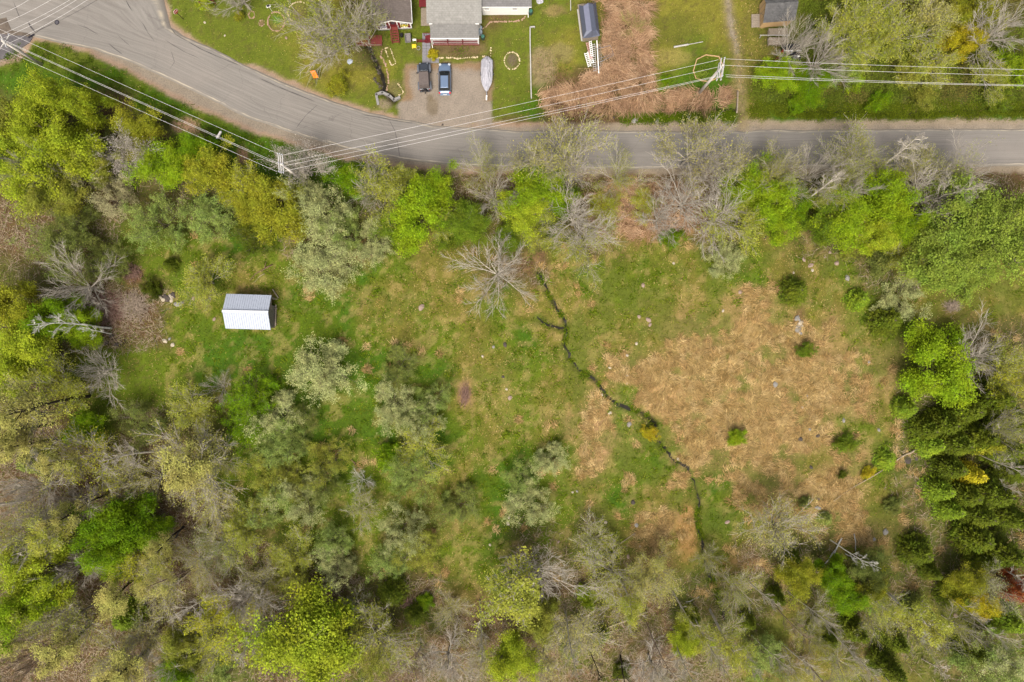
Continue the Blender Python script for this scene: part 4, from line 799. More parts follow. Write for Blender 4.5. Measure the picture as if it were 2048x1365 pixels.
# the small maroon cottage
E = empty('cottage', (-16.85, 44.98, 0), math.radians(3.2), 'small maroon cottage with white trim, brown roof and front steps', 'house')
W_, D_, HE, HP = 4.9, 12.0, 2.75, 3.85
m = MB(); m.prism([(-W_ / 2, 0), (W_ / 2, 0), (W_ / 2, D_), (-W_ / 2, D_)], 0, .45); m.build('foundation', m_conc, E)
m = MB(); m.add([(-W_ / 2, 0, .452), (W_ / 2, 0, .452), (W_ / 2, 0, HE), (0, 0, HP - .12), (-W_ / 2, 0, HE), (-W_ / 2, D_, .452), (W_ / 2, D_, .452), (W_ / 2, D_, HE), (0, D_, HP - .12), (-W_ / 2, D_, HE)], [(0, 1, 2, 3, 4), (9, 8, 7, 6, 5), (0, 5, 6, 1), (1, 6, 7, 2), (4, 9, 5, 0), (2, 7, 8, 3), (3, 8, 9, 4)]); wl = m.build('wall', m_maroon, E)
for k in range(12):
    MB().box((0, -.022, .52 + k * .185), (W_ - .3, .02, .05)).build('clapboard', m_maroon, E)
for sx, nm in ((-1, 'roof_slope'), (1, 'roof_slope')):
    m = MB(); o_ = W_ / 2 + .32; q = [(0, -.45, HP), (sx * o_, -.45, HE - .05), (sx * o_, D_, HE - .05), (0, D_, HP)]
    if sx > 0: q = q[::-1]
    q = q[::-1] if sx < 0 else q[::-1]
    slab_roof(m, q if sx > 0 else q[::-1], .07); m.build(nm, m_brn, E)
    m = MB(); a = Vector((sx * .01, -.47, HP - .1)); b_ = Vector((sx * (W_ / 2 + .34), -.47, HE - .14)); mid = (a + b_) / 2; m.box(mid, ((b_ - a).length, .05, .2), ry=sx * math.atan2(a.z - b_.z, abs(b_.x - a.x))); m.build('bargeboard', m_white, E)
    MB().box((sx * (W_ / 2 + .35), D_ / 2 - .2, HE - .1), (.06, D_ + .4, .14)).build('fascia', m_white, E)
    MB().box((sx * (W_ / 2 - .06), -.03, 1.5), (.16, .06, 2.1)).build('corner_trim', m_white, E)
MB().box((0, -.03, .46), (W_ - .3, .05, .14)).build('skirt_trim', m_white, E)
m = MB(); m.box((-.56, -.05, 1.7), (.14, .08, 2.2)); m.box((.56, -.05, 1.7), (.14, .08, 2.2)); m.box((0, -.05, 2.84), (1.26, .08, .14)); m.build('door_frame', m_white, E)
m = MB(); m.box((0, -.03, 1.7), (.96, .05, 2.1)); d_ = m.build('door', m_maroon, E); MB().box((0, -.065, 2.2), (.6, .02, .7)).build('pane', m_glass, d_); MB().box((.36, -.08, 1.55), (.05, .05, .12)).build('handle', m_steel, d_)
for x_, fc in ((-1.5, (206, 190, 214)), (1.5, (232, 206, 70))):
    window(E, (x_, -.04, 2.0), .85, .85)
    f_ = MB().box((x_, -.24, 1.38), (.95, .24, .22)).build('flower_box', m_white, E); n_ = 160
    v, fa, c_ = blades(RNG.uniform(x_ - .5, x_ + .5, n_), RNG.uniform(-.36, -.1, n_), RNG.uniform(1.5, 1.66, n_), RNG.uniform(0, 6.3, n_), RNG.uniform(-.3, .6, n_), np.full(n_, .16), .1, np.array([alb(fc, k=1.2) if RNG.random() < .65 else alb(110, 130, 50) for _ in range(n_)]))
    fl = link('flowers', np_mesh('flowers', v, fa, m_blade, c_), f_); fl['kind'] = 'stuff'
MB().box((0, -.3, 1.0), (1.05, .5, .1)).build('landing', m_red, E)
for k in range(5): MB().box((0, -.7 - .28 * k, .84 - .17 * k), (.95, .2, .05)).build('tread', m_red, E)
for sx in (-1, 1):
    m = MB(); m.box((sx * .5, -1.3, .42), (.07, 1.6, .16), rx=math.radians(31)); m.tube([(sx * .53, -.1, 1.75), (sx * .53, -2.0, .95)], .045, 6); m.tube([(sx * .53, -2.0, 0), (sx * .53, -2.0, .97)], .045, 6); m.tube([(sx * .53, -.65, .5), (sx * .53, -.65, 1.55)], .04, 6); m.build('handrail', m_red, E)
# the grey house with front porch
E = empty('grey_house', (-8.1, 44.75, 0), 0, 'large grey shingled house with covered front porch and maroon railing', 'house')
HW = 3.85; m = MB(); m.prism([(-HW + .25, 0), (HW - .3, 0), (HW - .3, 14), (-HW + .25, 14)], 0, 2.62); m.build('wall', solid('pale_siding', (214, 208, 196), .7, var=.05), E)
m = MB(); slab_roof(m, [(-HW - .05, -.12, 2.72), (HW, -.12, 2.72), (HW, 8, 4.6), (-HW - .05, 8, 4.6)], .1); m.build('roof_slope', m_grs, E)
m = MB(); slab_roof(m, [(-HW - .05, 8, 4.6), (HW, 8, 4.6), (HW, 14.5, 3), (-HW - .05, 14.5, 3)], .1); m.build('roof_slope', m_grs, E)
m = MB(); slab_roof(m, [(-3.42, -2.0, 2.32), (3.4, -2.0, 2.32), (3.4, -.02, 2.68), (-3.42, -.02, 2.68)], .07); pr = m.build('porch_roof', shingle_mat('porch_shingle', (148, 144, 138)), E)
for sx in (-3.55, 3.42): m = MB(); m.tube([(sx, -.18, 2.66), (sx + .02, -.2, 2.75), (sx + .45 * (1 if sx < 0 else -1), -.18, 2.76)], .06, 6); m.build('gutter_end', m_white, E)
MB().box((0, -2.04, 2.26), (6.9, .08, .16)).build('porch_fascia', m_white, E)
for x_ in (-3.3, -1.1, 1.05, 3.28): MB().box((x_, -1.88, 1.2), (.13, .13, 2.05)).build('porch_post', m_white if abs(x_) > 2 else m_maroon, E)
MB().box((0, -1.0, .2), (6.7, 1.96, .1)).build('porch_floor', m_white, E); MB().box((0, -2.0, .14), (6.75, .08, .26)).build('porch_skirt', m_red, E)
for k in range(3):
    x0 = (-3.2, -1.02, 1.13)[k]; rl = MB().box((x0 + 1.03, -1.93, 1.15), (2.04, .13, .09)).build('top_rail', m_maroon, E); MB().box((x0 + 1.03, -1.93, .42), (2.04, .1, .07)).build('bottom_rail', m_maroon, E)
    for j in range(14): MB().box((x0 + .1 + j * .143, -1.93, .78), (.05, .04, .66)).build('baluster', m_maroon, rl)
m = MB(); m.tube([(-3.36, -2.1, 2.26), (-3.4, -2.12, .3), (-3.34, -2.5, .08)], .05, 6); m.build('downspout', m_white, E)
window(E, (-1.6, -.02, 1.5), 1.0, 1.0); window(E, (1.6, -.02, 1.5), 1.0, 1.0)
# white wing
E = empty('house_wing', (-.96, 47.12, 0), 0, 'long low white wing with two small windows, right of the grey house', 'house')
m = MB(); m.prism([(-3.3, 0), (3.32, 0), (3.32, 9), (-3.3, 9)], 0, 2.62); m.build('wall', m_white, E)
m = MB(); slab_roof(m, [(-3.38, -.12, 2.7), (3.72, -.12, 2.7), (3.72, 6, 3.7), (-3.38, 6, 3.7)], .09); m.build('roof_slope', shingle_mat('wing_shingle', (140, 136, 134)), E)
MB().box((.17, -.17, 2.62), (7.1, .07, .12)).build('gutter', m_white, E); m = MB(); m.tube([(3.3, -.2, 2.6), (3.3, -.1, .5), (3.3, -.4, .1)], .05, 6); m.build('downspout', m_white, E)
for x_ in (-2.62, 1.35): window(E, (x_, -.02, 1.9), .62, .5)
# decks, bridge, fence bits between the houses
def planks(name, x0, y0, x1, y1, z, n, mat, label, cat, along='x', th=.05, gap=.02, skirt=None):
    """a deck of separate boards between two corners given in photo pixels"""
    a, b_ = P(x0, y0, z), P(x1, y1, z); e = empty(name, ((a.x + b_.x) / 2, (a.y + b_.y) / 2, 0), 0, label, cat); w_, d_ = abs(b_.x - a.x), abs(b_.y - a.y)
    for i in range(n):
        if along == 'x': MB().box((0, -d_ / 2 + (i + .5) * d_ / n, z + random.uniform(-.008, .008)), (w_, d_ / n - gap, th)).build('plank', mat, e)
        else: MB().box((-w_ / 2 + (i + .5) * w_ / n, 0, z + random.uniform(-.008, .008)), (w_ / n - gap, d_, th)).build('plank', mat, e)
    for sx in (-1, 1): MB().box((sx * (w_ / 2 - .15), 0, z / 2 - .05), (.1, d_ * .9, max(z - .05, .05))).build('beam', mat, e)
    return e, w_, d_
planks('side_deck', 842, 16, 860, 52, .35, 20, m_gwood, 'pale wooden side deck left of the grey house', 'deck')
e, w_, d_ = planks('maroon_deck', 838, -20, 854, 14, .9, 16, m_maroon, 'maroon painted deck at the top edge beside the grey house', 'deck')
e, w_, d_ = planks('footbridge', 712, 73, 764, 92, .35, 22, m_red, 'weathered red board footbridge across the brook', 'bridge', 'y')
for sy in (-1, 1):
    MB().box((0, sy * d_ / 2, .62), (w_, .06, .06)).build('rail', m_gwood if sy < 0 else m_red, e)
    for k in range(4): MB().box((-w_ / 2 + .1 + k * (w_ - .2) / 3, sy * d_ / 2, .42), (.07, .05, .5)).build('post', m_red, e)
e = empty('garden_gate', P(845, 86), math.radians(-3), 'low maroon gate with crossed braces beside the porch steps', 'gate')
m = MB(); m.box((0, 0, .9), (1.5, .06, .08)); m.box((0, 0, .25), (1.5, .06, .08)); m.build('rails', m_maroon, e)
for sx in (-1, 1): MB().box((sx * .75, 0, .5), (.1, .1, 1.0)).build('post', m_maroon, e); MB().box((0, .02 * sx, .57), (1.55, .05, .07), ry=sx * .4).build('brace', m_maroon, e)
e = empty('porch_steps', P(857, 80), 0, 'maroon steps up the left end of the porch', 'steps')
for k in range(3): MB().box((.32 * k - .3, 0, .12 + .1 * k), (.3, 1.0, .24 + .2 * k - .12 * k)).build('step', m_maroon, e)
m = MB(); m.box((-.1, .55, .9), (1.1, .06, .07)); m.box((-.6, .55, .45), (.07, .07, .9)); m.build('handrail', m_maroon, e)
# paver walk
e = empty('paved_walk', P(852, 98), 0, 'grey paver path leading from the porch to the parked cars', 'path'); m_pav = solid('concrete_paver', (152, 148, 152), .9, var=.18, scale=6)
def paver(x, y, w_, d_):
    MB().box((x, y, .045 + random.uniform(-.008, .008)), (w_ - .035, d_ - .035, .09), rz=random.uniform(-.015, .015)).build('paver', m_pav, e)
a = P(852, 98)
for j in range(10):
    for i in range(2): q = P(848.7 + i * 8.3, 70 + j * 6.3); paver(q.x - a.x, q.y - a.y, .6, .455)
for i in range(4):
    q = P(849 + i * 8.4, 121); paver(q.x - a.x, q.y - a.y - .22, .6, .42); paver(q.x - a.x, q.y - a.y + .22, .6, .42)
# small yard things
def barrel(px, py, r, h, mat, label, top=None):
    e = empty('barrel', P(px, py), 0, label, 'barrel'); m = MB(); n = 6; m.tube([(0, 0, h * i / n) for i in range(n + 1)], [r * (.88 + .12 * math.sin(PI * i / n)) for i in range(n + 1)], 18); m.build('body', mat, e, True); m = MB(); m.cyl((0, 0, h), r * .82, .05, 18); m.build('lid', top or mat, e)
m_lb = solid('pale_blue_plastic', (160, 172, 180), .5, var=.06); m_gb = solid('green_plastic', (74, 126, 108), .5, var=.06)
barrel(961, 61, .3, .95, m_lb, 'pale blue lidded barrel at the porch corner, the upper of two'); barrel(961, 69, .3, .95, m_lb, 'pale blue lidded barrel at the porch corner, the lower of two')
barrel(966, 78, .3, .8, solid('dark_green_plastic', (60, 84, 72), .5), 'dark green barrel with lighter lid beside the porch', m_gb); barrel(1061, 28, .32, .9, solid('dark_green_plastic', (60, 84, 78), .5), 'dark green barrel at the right end of the white wing', m_gb)
barrel(804, 73, .25, .6, m_blk, 'dark bin beside the cottage steps')
e = empty('garden_cart', P(817, 80), math.radians(4), 'grey plastic garden cart standing below the cottage', 'cart'); m_gpl = solid('grey_plastic', (150, 142, 140), .6)
loft([[(-.3, -.55, .3), (.3, -.55, .3), (.3, .5, .3), (-.3, .5, .3)], [(-.42, -.7, .72), (.42, -.7, .72), (.42, .62, .72), (-.42, .62, .72)], [(-.36, -.62, .72), (.36, -.62, .72), (.36, .55, .72), (-.36, .55, .72)], [(-.26, -.5, .4), (.26, -.5, .4), (.26, .45, .4), (-.26, .45, .4)]]).build('tub', m_gpl, e)
for sx in (-1, 1): m = MB(); m.tube([(sx * .4, .4, .25), (sx * .48, .4, .25)], .25, 14); m.build('wheel', m_blk, e); m = MB(); m.tube([(sx * .25, -.6, .6), (sx * .3, -1.0, .7)], .025, 6); m.build('handle', m_blk, e)
e = empty('play_table', P(829, 95), .05, 'bright yellow toy table on the lawn below the cottage', 'toy'); m_yel = solid('yellow_plastic', (246, 214, 50), .4, var=.05, k=1.1)
MB().box((0, 0, .42), (.62, .58, .05)).build('top', m_yel, e, bevel=.02); MB().box((.05, .1, .5), (.2, .2, .1)).build('bump', m_yel, e)
for i in range(4): MB().box(((i % 2 - .5) * .5, (i // 2 - .5) * .46, .2), (.06, .06, .4)).build('leg', m_yel, e)
e = empty('hoop', P(837, 97), 0, 'small grey ring lying beside the yellow toy table', 'hoop'); m = MB(); m.tube([(.24 * math.cos(a * .35), .26 * math.sin(a * .35), .05) for a in range(19)], .04, 6, False); m.build('ring', m_steel, e)
e = empty('side_table', P(830, 83), 0, 'tiny white metal table beside the maroon gate', 'table'); MB().box((0, 0, .5), (.55, .25, .04)).build('top', m_white, e)
for i in range(4): MB().box(((i % 2 - .5) * .46, (i // 2 - .5) * .18, .25), (.03, .03, .5)).build('leg', m_white, e)
# stop sign and road work sign
m_sr = solid('sign_red', (196, 44, 48), .4, var=.05); m_or = solid('fluorescent_orange', (255, 112, 10), .5, var=.03, k=1.25, albedo=np.array([.8, .16, .01])); m_post = solid('dark_post', (80, 52, 42), .8)
e = empty('stop_sign', G(367, 39), math.radians(50), 'red octagonal stop sign on a dark post at the lawn corner', 'sign')
m = MB(); m.tube([(0, 0, 0), (0, 0, 2.5)], .05, 6); m.build('post', m_post, e)
oc = [(.42 * math.cos(PI / 8 + k * PI / 4), .42 * math.sin(PI / 8 + k * PI / 4)) for k in range(8)]
def face(pts, y0, y1, zc): return MB().add([(x, y0, zc + z) for x, z in pts] + [(x, y1, zc + z) for x, z in pts], [tuple(range(len(pts)))[::-1], tuple(range(len(pts), 2 * len(pts)))] + [(i, (i + 1) % len(pts), (i + 1) % len(pts) + len(pts), i + len(pts)) for i in range(len(pts))])
sg = face(oc, -.05, -.07, 2.35).build('border', m_white, e); face([(x * .92, z * .92) for x, z in oc], -.071, -.08, 2.35).build('plate', m_sr, e)
tx = bpy.data.curves.new('lettering', 'FONT'); tx.body = 'STOP'; tx.size = .3; tx.align_x = 'CENTER'; tx.align_y = 'CENTER'; tx.extrude = .004; tx.materials.append(m_white); t0 = bpy.data.objects.new('lettering', tx); C.objects.link(t0); tm_ = bpy.data.meshes.new_from_object(t0.evaluated_get(bpy.context.evaluated_depsgraph_get())); bpy.data.objects.remove(t0); t_ = link('lettering', tm_, e); t_.location = (0, -.086, 2.35); t_.rotation_euler = (PI / 2, 0, 0); t_['kind'] = 'stuff'
for sx in (0,): pass
e = empty('road_work_sign', G(631, 160), math.radians(-38), 'bright orange diamond warning sign on a folding stand at the roadside', 'sign')
di = [(.75, 0), (0, .75), (-.75, 0), (0, -.75)]; o = face(di, -.02, .0, 0).build('panel', m_or, e); o.location = (0, .35, 1.25); o.rotation_euler = (math.radians(-32), 0, 0)
m = MB(); m.tube([(-.5, -.4, 0), (0, 0, .45), (.5, .4, 0)], .03, 5); m.tube([(.5, -.4, 0), (0, 0, .45), (-.5, .4, 0)], .03, 5); m.tube([(0, 0, .4), (0, .3, 1.4)], .03, 5); m.build('stand', m_blk, e)
e = empty('bench_swing', P(418, 9), math.radians(28), 'maroon garden swing bench at the top edge of the lawn', 'bench')
for k in range(4): MB().box((0, -.2 + k * .14, .5), (1.7, .12, .04)).build('slat', m_maroon, e)
for k in range(3): MB().box((0, .38, .65 + k * .16), (1.7, .04, .13)).build('backrest_slat', m_maroon, e)
for sx in (-1, 1): m = MB(); m.tube([(sx * .9, -.6, 0), (sx * .9, .1, 1.5), (sx * .9, .8, 0)], .05, 6); m.build('side_frame', m_maroon, e)
e = empty('bird_feeder', P(545, 24), math.radians(20), 'little dark roofed bird feeder on a pole by the oval flower bed', 'bird feeder')
m = MB(); m.tube([(0, 0, 0), (0, 0, 1.6)], .03, 6); m.build('pole', m_white, e); MB().box((0, 0, 1.62), (.6, .35, .05)).build('tray', m_white, e); MB().box((0, 0, 1.86), (.42, .3, .12), taper=.3).build('roof', m_blk, e); MB().box((0, 0, 1.72), (.25, .2, .16)).build('hopper', m_glass, e)
e = empty('boulder', G(700, 124), .3, 'bluish white boulder at the foot of the big bare lawn tree', 'rock')
def rockmesh(r, seed, fl=.6):
    rr = np.random.default_rng(seed); m = MB(); n = 9; rings = []
    for i in range(5):
        ph = -PI / 2 + PI * (i + .5) / 5; rings.append([(r * math.cos(ph) * math.cos(2 * PI * k / n) * rr.uniform(.8, 1.2), r * math.cos(ph) * math.sin(2 * PI * k / n) * rr.uniform(.8, 1.2), r * fl * math.sin(ph) * rr.uniform(.85, 1.15)) for k in range(n)])
    return loft(rings)
rockmesh(.4, 3, .35).build('stone', solid('pale_granite', (196, 204, 212), .9, var=.2, scale=5), e)
# garden borders of set stones
m_cream = solid('cream_stone', (222, 200, 158), .9, var=.2, scale=8, k=1.2); m_pinks = solid('pink_stone', (196, 160, 134), .9, var=.2, scale=8); SM = []
for i in range(6):
    o_ = rockmesh(.115, 50 + i, .6); me = bpy.data.meshes.new('stone'); me.from_pydata(o_.v, [], o_.f); me.materials.append(m_cream); SM.append(me)
SM2 = [me.copy() for me in SM]
for me in SM2: me.materials[0] = m_pinks
def border(pts, label, step=3.6, closed=False, ms=SM, sc_=1.0, jit=.5):
    if closed: pts = pts + [pts[0]]
    L = sum(math.dist(a, b) for a, b in zip(pts[:-1], pts[1:])); p = resample(pts, max(4, int(L / step))); c = p.mean(0); e = empty('stone_border', P(*c), 0, label, 'garden edging'); o0 = P(*c)
    for q in (p[:-1] if closed else p):
        if random.random() < .06: continue
        w_ = G(q[0] + random.uniform(-jit, jit), q[1] + random.uniform(-jit, jit)); o = link('stone', random.choice(ms), e, (w_.x - o0.x, w_.y - o0.y, w_.z + .05), random.uniform(0, 6)); k = sc_ * random.uniform(.6, 1.25); o.scale = (k * random.uniform(.8, 1.4), k, k)
def ell(cx, cy, rx, ry, a0=0, a1=360, n=24): return [(cx + rx * math.cos(math.radians(a0 + (a1 - a0) * i / n)), cy + ry * math.sin(math.radians(a0 + (a1 - a0) * i / n))) for i in range(n + 1)]
border([(858, 108), (859, 115), (868, 117), (905, 116), (912, 118), (950, 115), (977, 113)], 'wavy row of cream stones edging the bed above the parked cars'); border([(981, 112), (982, 96)], 'short row of cream stones at the right end of the porch bed', 5)
border(ell(1024, 122, 15.5, 17)[:-1], 'ring of cream stones round a small lawn bed right of the boat', 3.2, True); border([(965, 58), (973, 53), (980, 45), (1000, 44), (1030, 44), (1044, 41), (1050, 35)], 'curved row of pinkish stones in front of the white wing', 2.8, False, SM2)
border([(770, 98), (780, 95), (792, 128), (783, 132)], 'cream stones round the long narrow vegetable bed', 2.8, True, sc_=.8); border([(796, 169), (802, 176), (807, 184), (805, 189), (799, 191)], 'small curved stone edging beside the culvert', 3, sc_=.8)
border(ell(553, 44, 17, 19)[:-1], 'oval stone edging round the bed below the bird feeder', 3, True, SM2); border(ell(524, 47, 6, 6)[:-1], 'tiny ring of stones left of the oval bed', 3, True, SM2, .8)
border(ell(600, 26, 24, 21, 90, 290), 'half ring of cream stones under the bare lawn tree', 3, False); border(ell(604, 68, 10, 12, 60, 300), 'small stone ring on the lawn right of the oval bed', 3.4, False, SM2, .8); border(ell(504, 31, 6, 7)[:-1], 'tiny ring of grey pink stones near the yellow bush', 3, True, SM2, .9)
border([(766, 98), (762, 112), (772, 130), (775, 150), (776, 168), (772, 180)], 'line of tan stones along the right bank of the brook', 2.6, False, SM2, 1.2, 1.5)
m_gs = solid('dark_wet_stone', (96, 86, 72), .8, var=.3, scale=6); SM3 = [me.copy() for me in SM]
for me in SM3: me.materials[0] = m_gs
for i_, (pts, lb) in enumerate([([(716, 34), (728, 70), (738, 96), (750, 122), (760, 146)], 'dark wet stones lying along the upper brook'), ([(750, 158), (758, 170), (766, 182), (780, 194)], 'dark wet stones lying along the lower brook by the culvert')]): border(pts, lb, 1.5, False, SM3, 1.3, 4)
e = empty('culvert_wall', P(770, 195), 0, 'low grey concrete culvert wall at the foot of the brook', 'wall'); c0 = P(770, 195)
for a, b_ in [((757, 210), (753, 190)), ((753, 190), (765, 186)), ((765, 186), (779, 192)), ((779, 192), (788, 201)), ((788, 201), (800, 196))]:
    p_, q_ = P(*a), P(*b_); mid = (p_ + q_) / 2 - c0; MB().box((mid.x, mid.y, .05), ((q_ - p_).length + .15, .34, .5), rz=math.atan2(q_.y - p_.y, q_.x - p_.x)).build('block', m_conc, e)
# ---------------------------------------------------------------- cars and boat
m_tyre = solid('tyre_rubber', (36, 35, 36), .8, var=.1); m_rim = solid('alloy', (150, 152, 156), .3, .8, .05); m_dglass, nd, lk, b = new_mat('car_glass'); b.inputs['Base Color'].default_value = (.015, .018, .02, 1); b.inputs['Roughness'].default_value = .08; b.inputs['Coat Weight'].default_value = .6
def paint(name, a, rough=.35, met=.3):
    m, nd, lk, b = new_mat(name); b.inputs['Base Color'].default_value = (*a, 1); b.inputs['Roughness'].default_value = rough; b.inputs['Metallic'].default_value = met; b.inputs['Coat Weight'].default_value = .5; b.inputs['Coat Roughness'].default_value = .12
    no = N(nd, 'ShaderNodeTexNoise'); no.inputs['Scale'].default_value = 3; mr = N(nd, 'ShaderNodeMapRange'); mr.inputs[3].default_value = rough - .08; mr.inputs[4].default_value = rough + .15; lk.new(no.outputs[0], mr.inputs[0]); lk.new(mr.outputs[0], b.inputs['Roughness']); return m
def wheel(par, x, y, r=.34, w_=.22):
    s_ = 1 if x > 0 else -1
    m = MB(); m.tube([(x - w_ / 2, y, r), (x - w_ / 2 + .03, y, r), (x + w_ / 2 - .03, y, r), (x + w_ / 2, y, r)], [r * .92, r, r, r * .92], 20); t_ = m.build('wheel', m_tyre, par); m = MB(); m.tube([(x + s_ * (w_ / 2 - .02), y, r), (x + s_ * (w_ / 2 + .015), y, r)], r * .6, 14); m.build('rim', m_rim, t_)
def section(y, z0, z1, w0, w1, bulge=.0, n=5):
    """closed body cross section: floor width w0, shoulder width w1, rounded shoulders"""
    h_ = z1 - z0; return [(-w0 * .94, y, z0), (-w0, y, z0 + h_ * .25), (-w0 * .995, y, z0 + h_ * .7), (-w1, y, z1 - .04), (-w1 * .8, y, z1), (0, y, z1 + bulge), (w1 * .8, y, z1), (w1, y, z1 - .04), (w0 * .995, y, z0 + h_ * .7), (w0, y, z0 + h_ * .25), (w0 * .94, y, z0)]
# blue station wagon, nose to the house
E = empty('blue_car', P(890.5, 161.5), math.radians(.5), 'dusty blue station wagon parked nose in on the gravel', 'car'); m_blue = paint('blue_paint', np.array([.10, .14, .21]), .4, .3); m_navy = paint('dark_trim', np.array([.02, .024, .03]), .4, .0)
bd = loft([section(2.22, .42, .66, .58, .5), section(2.12, .3, .74, .8, .7, .02), section(1.7, .22, .86, .89, .8, .04), section(.9, .2, .96, .9, .84, .05), section(.5, .2, 1.0, .9, .86), section(-1.5, .2, 1.0, .9, .84), section(-1.95, .25, .98, .87, .8), section(-2.2, .32, .8, .8, .74), section(-2.27, .4, .62, .7, .66)])
body = bd.build('body', m_blue, E, True); mo = body.modifiers.new('s', 'SUBSURF'); mo.levels = 1; mo.render_levels = 1
gh = loft([[(-.78, .95, .98), (.78, .95, .98), (.8, -1.85, .98), (-.8, -1.85, .98)], [(-.62, .18, 1.44), (.62, .18, 1.44), (.6, -1.62, 1.42), (-.6, -1.62, 1.42)]]); gh.build('windows', m_dglass, E)
m = MB(); m.box((0, -.7, 1.465), (1.16, 1.78, .05), taper=.93); m.build('roof', m_blue, E, bevel=.02)
for sx in (-1, 1):
    m = MB(); m.tube([(sx * .56, .1, 1.5), (sx * .56, -1.5, 1.5)], .022, 6); m.build('roof_rail', m_blk, E)
    m = MB(); m.box((sx * .985, .55, 1.0), (.17, .12, .13)); m.build('mirror', m_navy, E, bevel=.02)
    MB().box((sx * .66, 2.0, .77), (.32, .3, .06), rz=-sx * .45).build('headlight', solid('lamp_lens', (214, 220, 226), .2), E, bevel=.02)
    MB().box((sx * .74, -2.1, .86), (.22, .18, .2)).build('tail_light', solid('red_lens', (210, 20, 34), .25, k=1.6), E, bevel=.02)
    for py_ in (1.35, -1.35): wheel(E, sx * .8, py_)
    for py_ in (-.1, -.95): MB().tube([(sx * .915, py_, .86), (sx * .925, py_ - .18, .86)], .018, 5).build('door_handle', m_rim, E)
    m = MB(); m.tube([(sx * .74, .92, 1.0), (sx * .61, .2, 1.46), (sx * .585, -1.6, 1.46), (sx * .77, -1.86, 1.0)], .035, 5); m.build('pillar', m_navy, E)
MB().box((0, -2.26, .5), (1.35, .14, .2)).build('rear_bumper', m_blue, E, bevel=.03); MB().box((0, -2.3, .72), (.5, .03, .14)).build('number_plate', m_white, E); MB().box((0, .98, 1.0), (1.2, .05, .03)).build('wiper', m_blk, E); MB().box((0, 2.26, .52), (1.0, .05, .18)).build('grille', m_blk, E)
# black soft-top off-roader
E = empty('black_car', P(850, 158.5), math.radians(2.5), 'black off-road car with a faded brown soft top and rear spare wheel', 'car'); m_black = paint('black_paint', np.array([.012, .015, .022]), .4, .1); m_soft = solid('faded_soft_top', (118, 106, 100), .95, var=.15, scale=4, bump=.3)
m = MB(); m.box((0, .0, .72), (1.5, 3.7, .55)); body = m.build('body', m_black, E, bevel=.06); m = MB(); m.box((0, 1.25, 1.05), (1.24, 1.1, .18), taper=.94); m.build('hood', m_black, E, bevel=.04)
for sx in (-1, 1):
    for py_ in (1.25, -1.2):
        wheel(E, sx * .78, py_, .38, .26); q = MB(); ar = [(.0, -.62, .62), (.0, -.5, .84), (.0, 0, .9), (.0, .5, .84), (.0, .62, .62)]
        loft([[(sx * .66, py_ + a_[1], a_[2]), (sx * .97, py_ + a_[1], a_[2] - .02), (sx * .97, py_ + a_[1], a_[2] - .08), (sx * .66, py_ + a_[1], a_[2] - .06)] for a_ in ar]).build('fender', solid('grey_fender', (112, 116, 124), .6), E)
    MB().box((sx * .98, .42, 1.25), (.2, .08, .18)).build('mirror', m_blk, E); m = MB(); m.tube([(sx * .5, 1.86, .85), (sx * .5, 1.92, .85)], .12, 12); m.build('headlight', solid('lamp_lens', (214, 220, 226), .2), E)
    MB().box((sx * .7, -1.88, .9), (.12, .08, .2)).build('tail_light', solid('red_lens', (150, 20, 24), .3), E)
m = MB(); m.add([(-.66, .68, 1.12), (.66, .68, 1.12), (.64, .4, 1.74), (-.64, .4, 1.74)], [(0, 1, 2, 3)]); m.build('windscreen', m_dglass, E)
st = loft([[(-.74, .42, 1.0), (.74, .42, 1.0), (.66, .38, 1.76), (-.66, .38, 1.76)], [(-.75, -.6, 1.0), (.75, -.6, 1.0), (.69, -.6, 1.8), (-.69, -.6, 1.8)], [(-.75, -1.72, 1.0), (.75, -1.72, 1.0), (.68, -1.6, 1.77), (-.68, -1.6, 1.77)]]); st.build('soft_top', m_soft, E)
for y_ in (.36, -.58, -1.56): m = MB(); m.tube([(-.67, y_, 1.79), (0, y_, 1.815), (.67, y_, 1.79)], .02, 5); m.build('top_bow', m_soft, E)
m = MB(); m.tube([(0, -1.9, .95), (0, -2.12, .95)], .37, 20); s_ = m.build('spare_wheel', m_tyre, E); m = MB(); m.tube([(0, -2.11, .95), (0, -2.14, .95)], .2, 14); m.build('rim', m_rim, s_)
MB().box((0, -1.98, .52), (1.5, .14, .16)).build('rear_bumper', m_black, E); MB().box((0, 2.0, .52), (1.5, .18, .16)).build('front_bumper', m_black, E); m = MB(); m.tube([(0, -2.0, .4), (0, -2.35, .42)], .05, 6); m.build('tow_bar', m_rim, E)
for sx in (-1, 1): MB().box((sx * .28, .82, 1.16), (.22, .12, .03)).build('hood_vent', m_rim, E)
# covered boat on its trailer, bow towards the road
E = empty('covered_boat', P(974, 154), math.radians(-1), 'motor boat under a creased silver tarpaulin on a trailer', 'boat')
m_tarp, nd, lk, b = new_mat('silver_tarp'); b.inputs['Base Color'].default_value = (*alb(206, 202, 208), 1); b.inputs['Roughness'].default_value = .45; b.inputs['Specular IOR Level'].default_value = .4
tc = N(nd, 'ShaderNodeTexCoord'); mp = N(nd, 'ShaderNodeMapping'); mp.inputs['Rotation'].default_value = (0, 0, .6); mp.inputs['Scale'].default_value = (2.6, .8, 1); wv = N(nd, 'ShaderNodeTexNoise'); wv.inputs['Scale'].default_value = 1.6; wv.inputs['Detail'].default_value = 4
lk.new(tc.outputs['Object'], mp.inputs[0]); lk.new(mp.outputs[0], wv.inputs['Vector']); bp = N(nd, 'ShaderNodeBump'); bp.inputs['Strength'].default_value = 1; bp.inputs['Distance'].default_value = .35; lk.new(wv.outputs[0], bp.inputs['Height']); lk.new(bp.outputs[0], b.inputs['Normal'])
rings = []
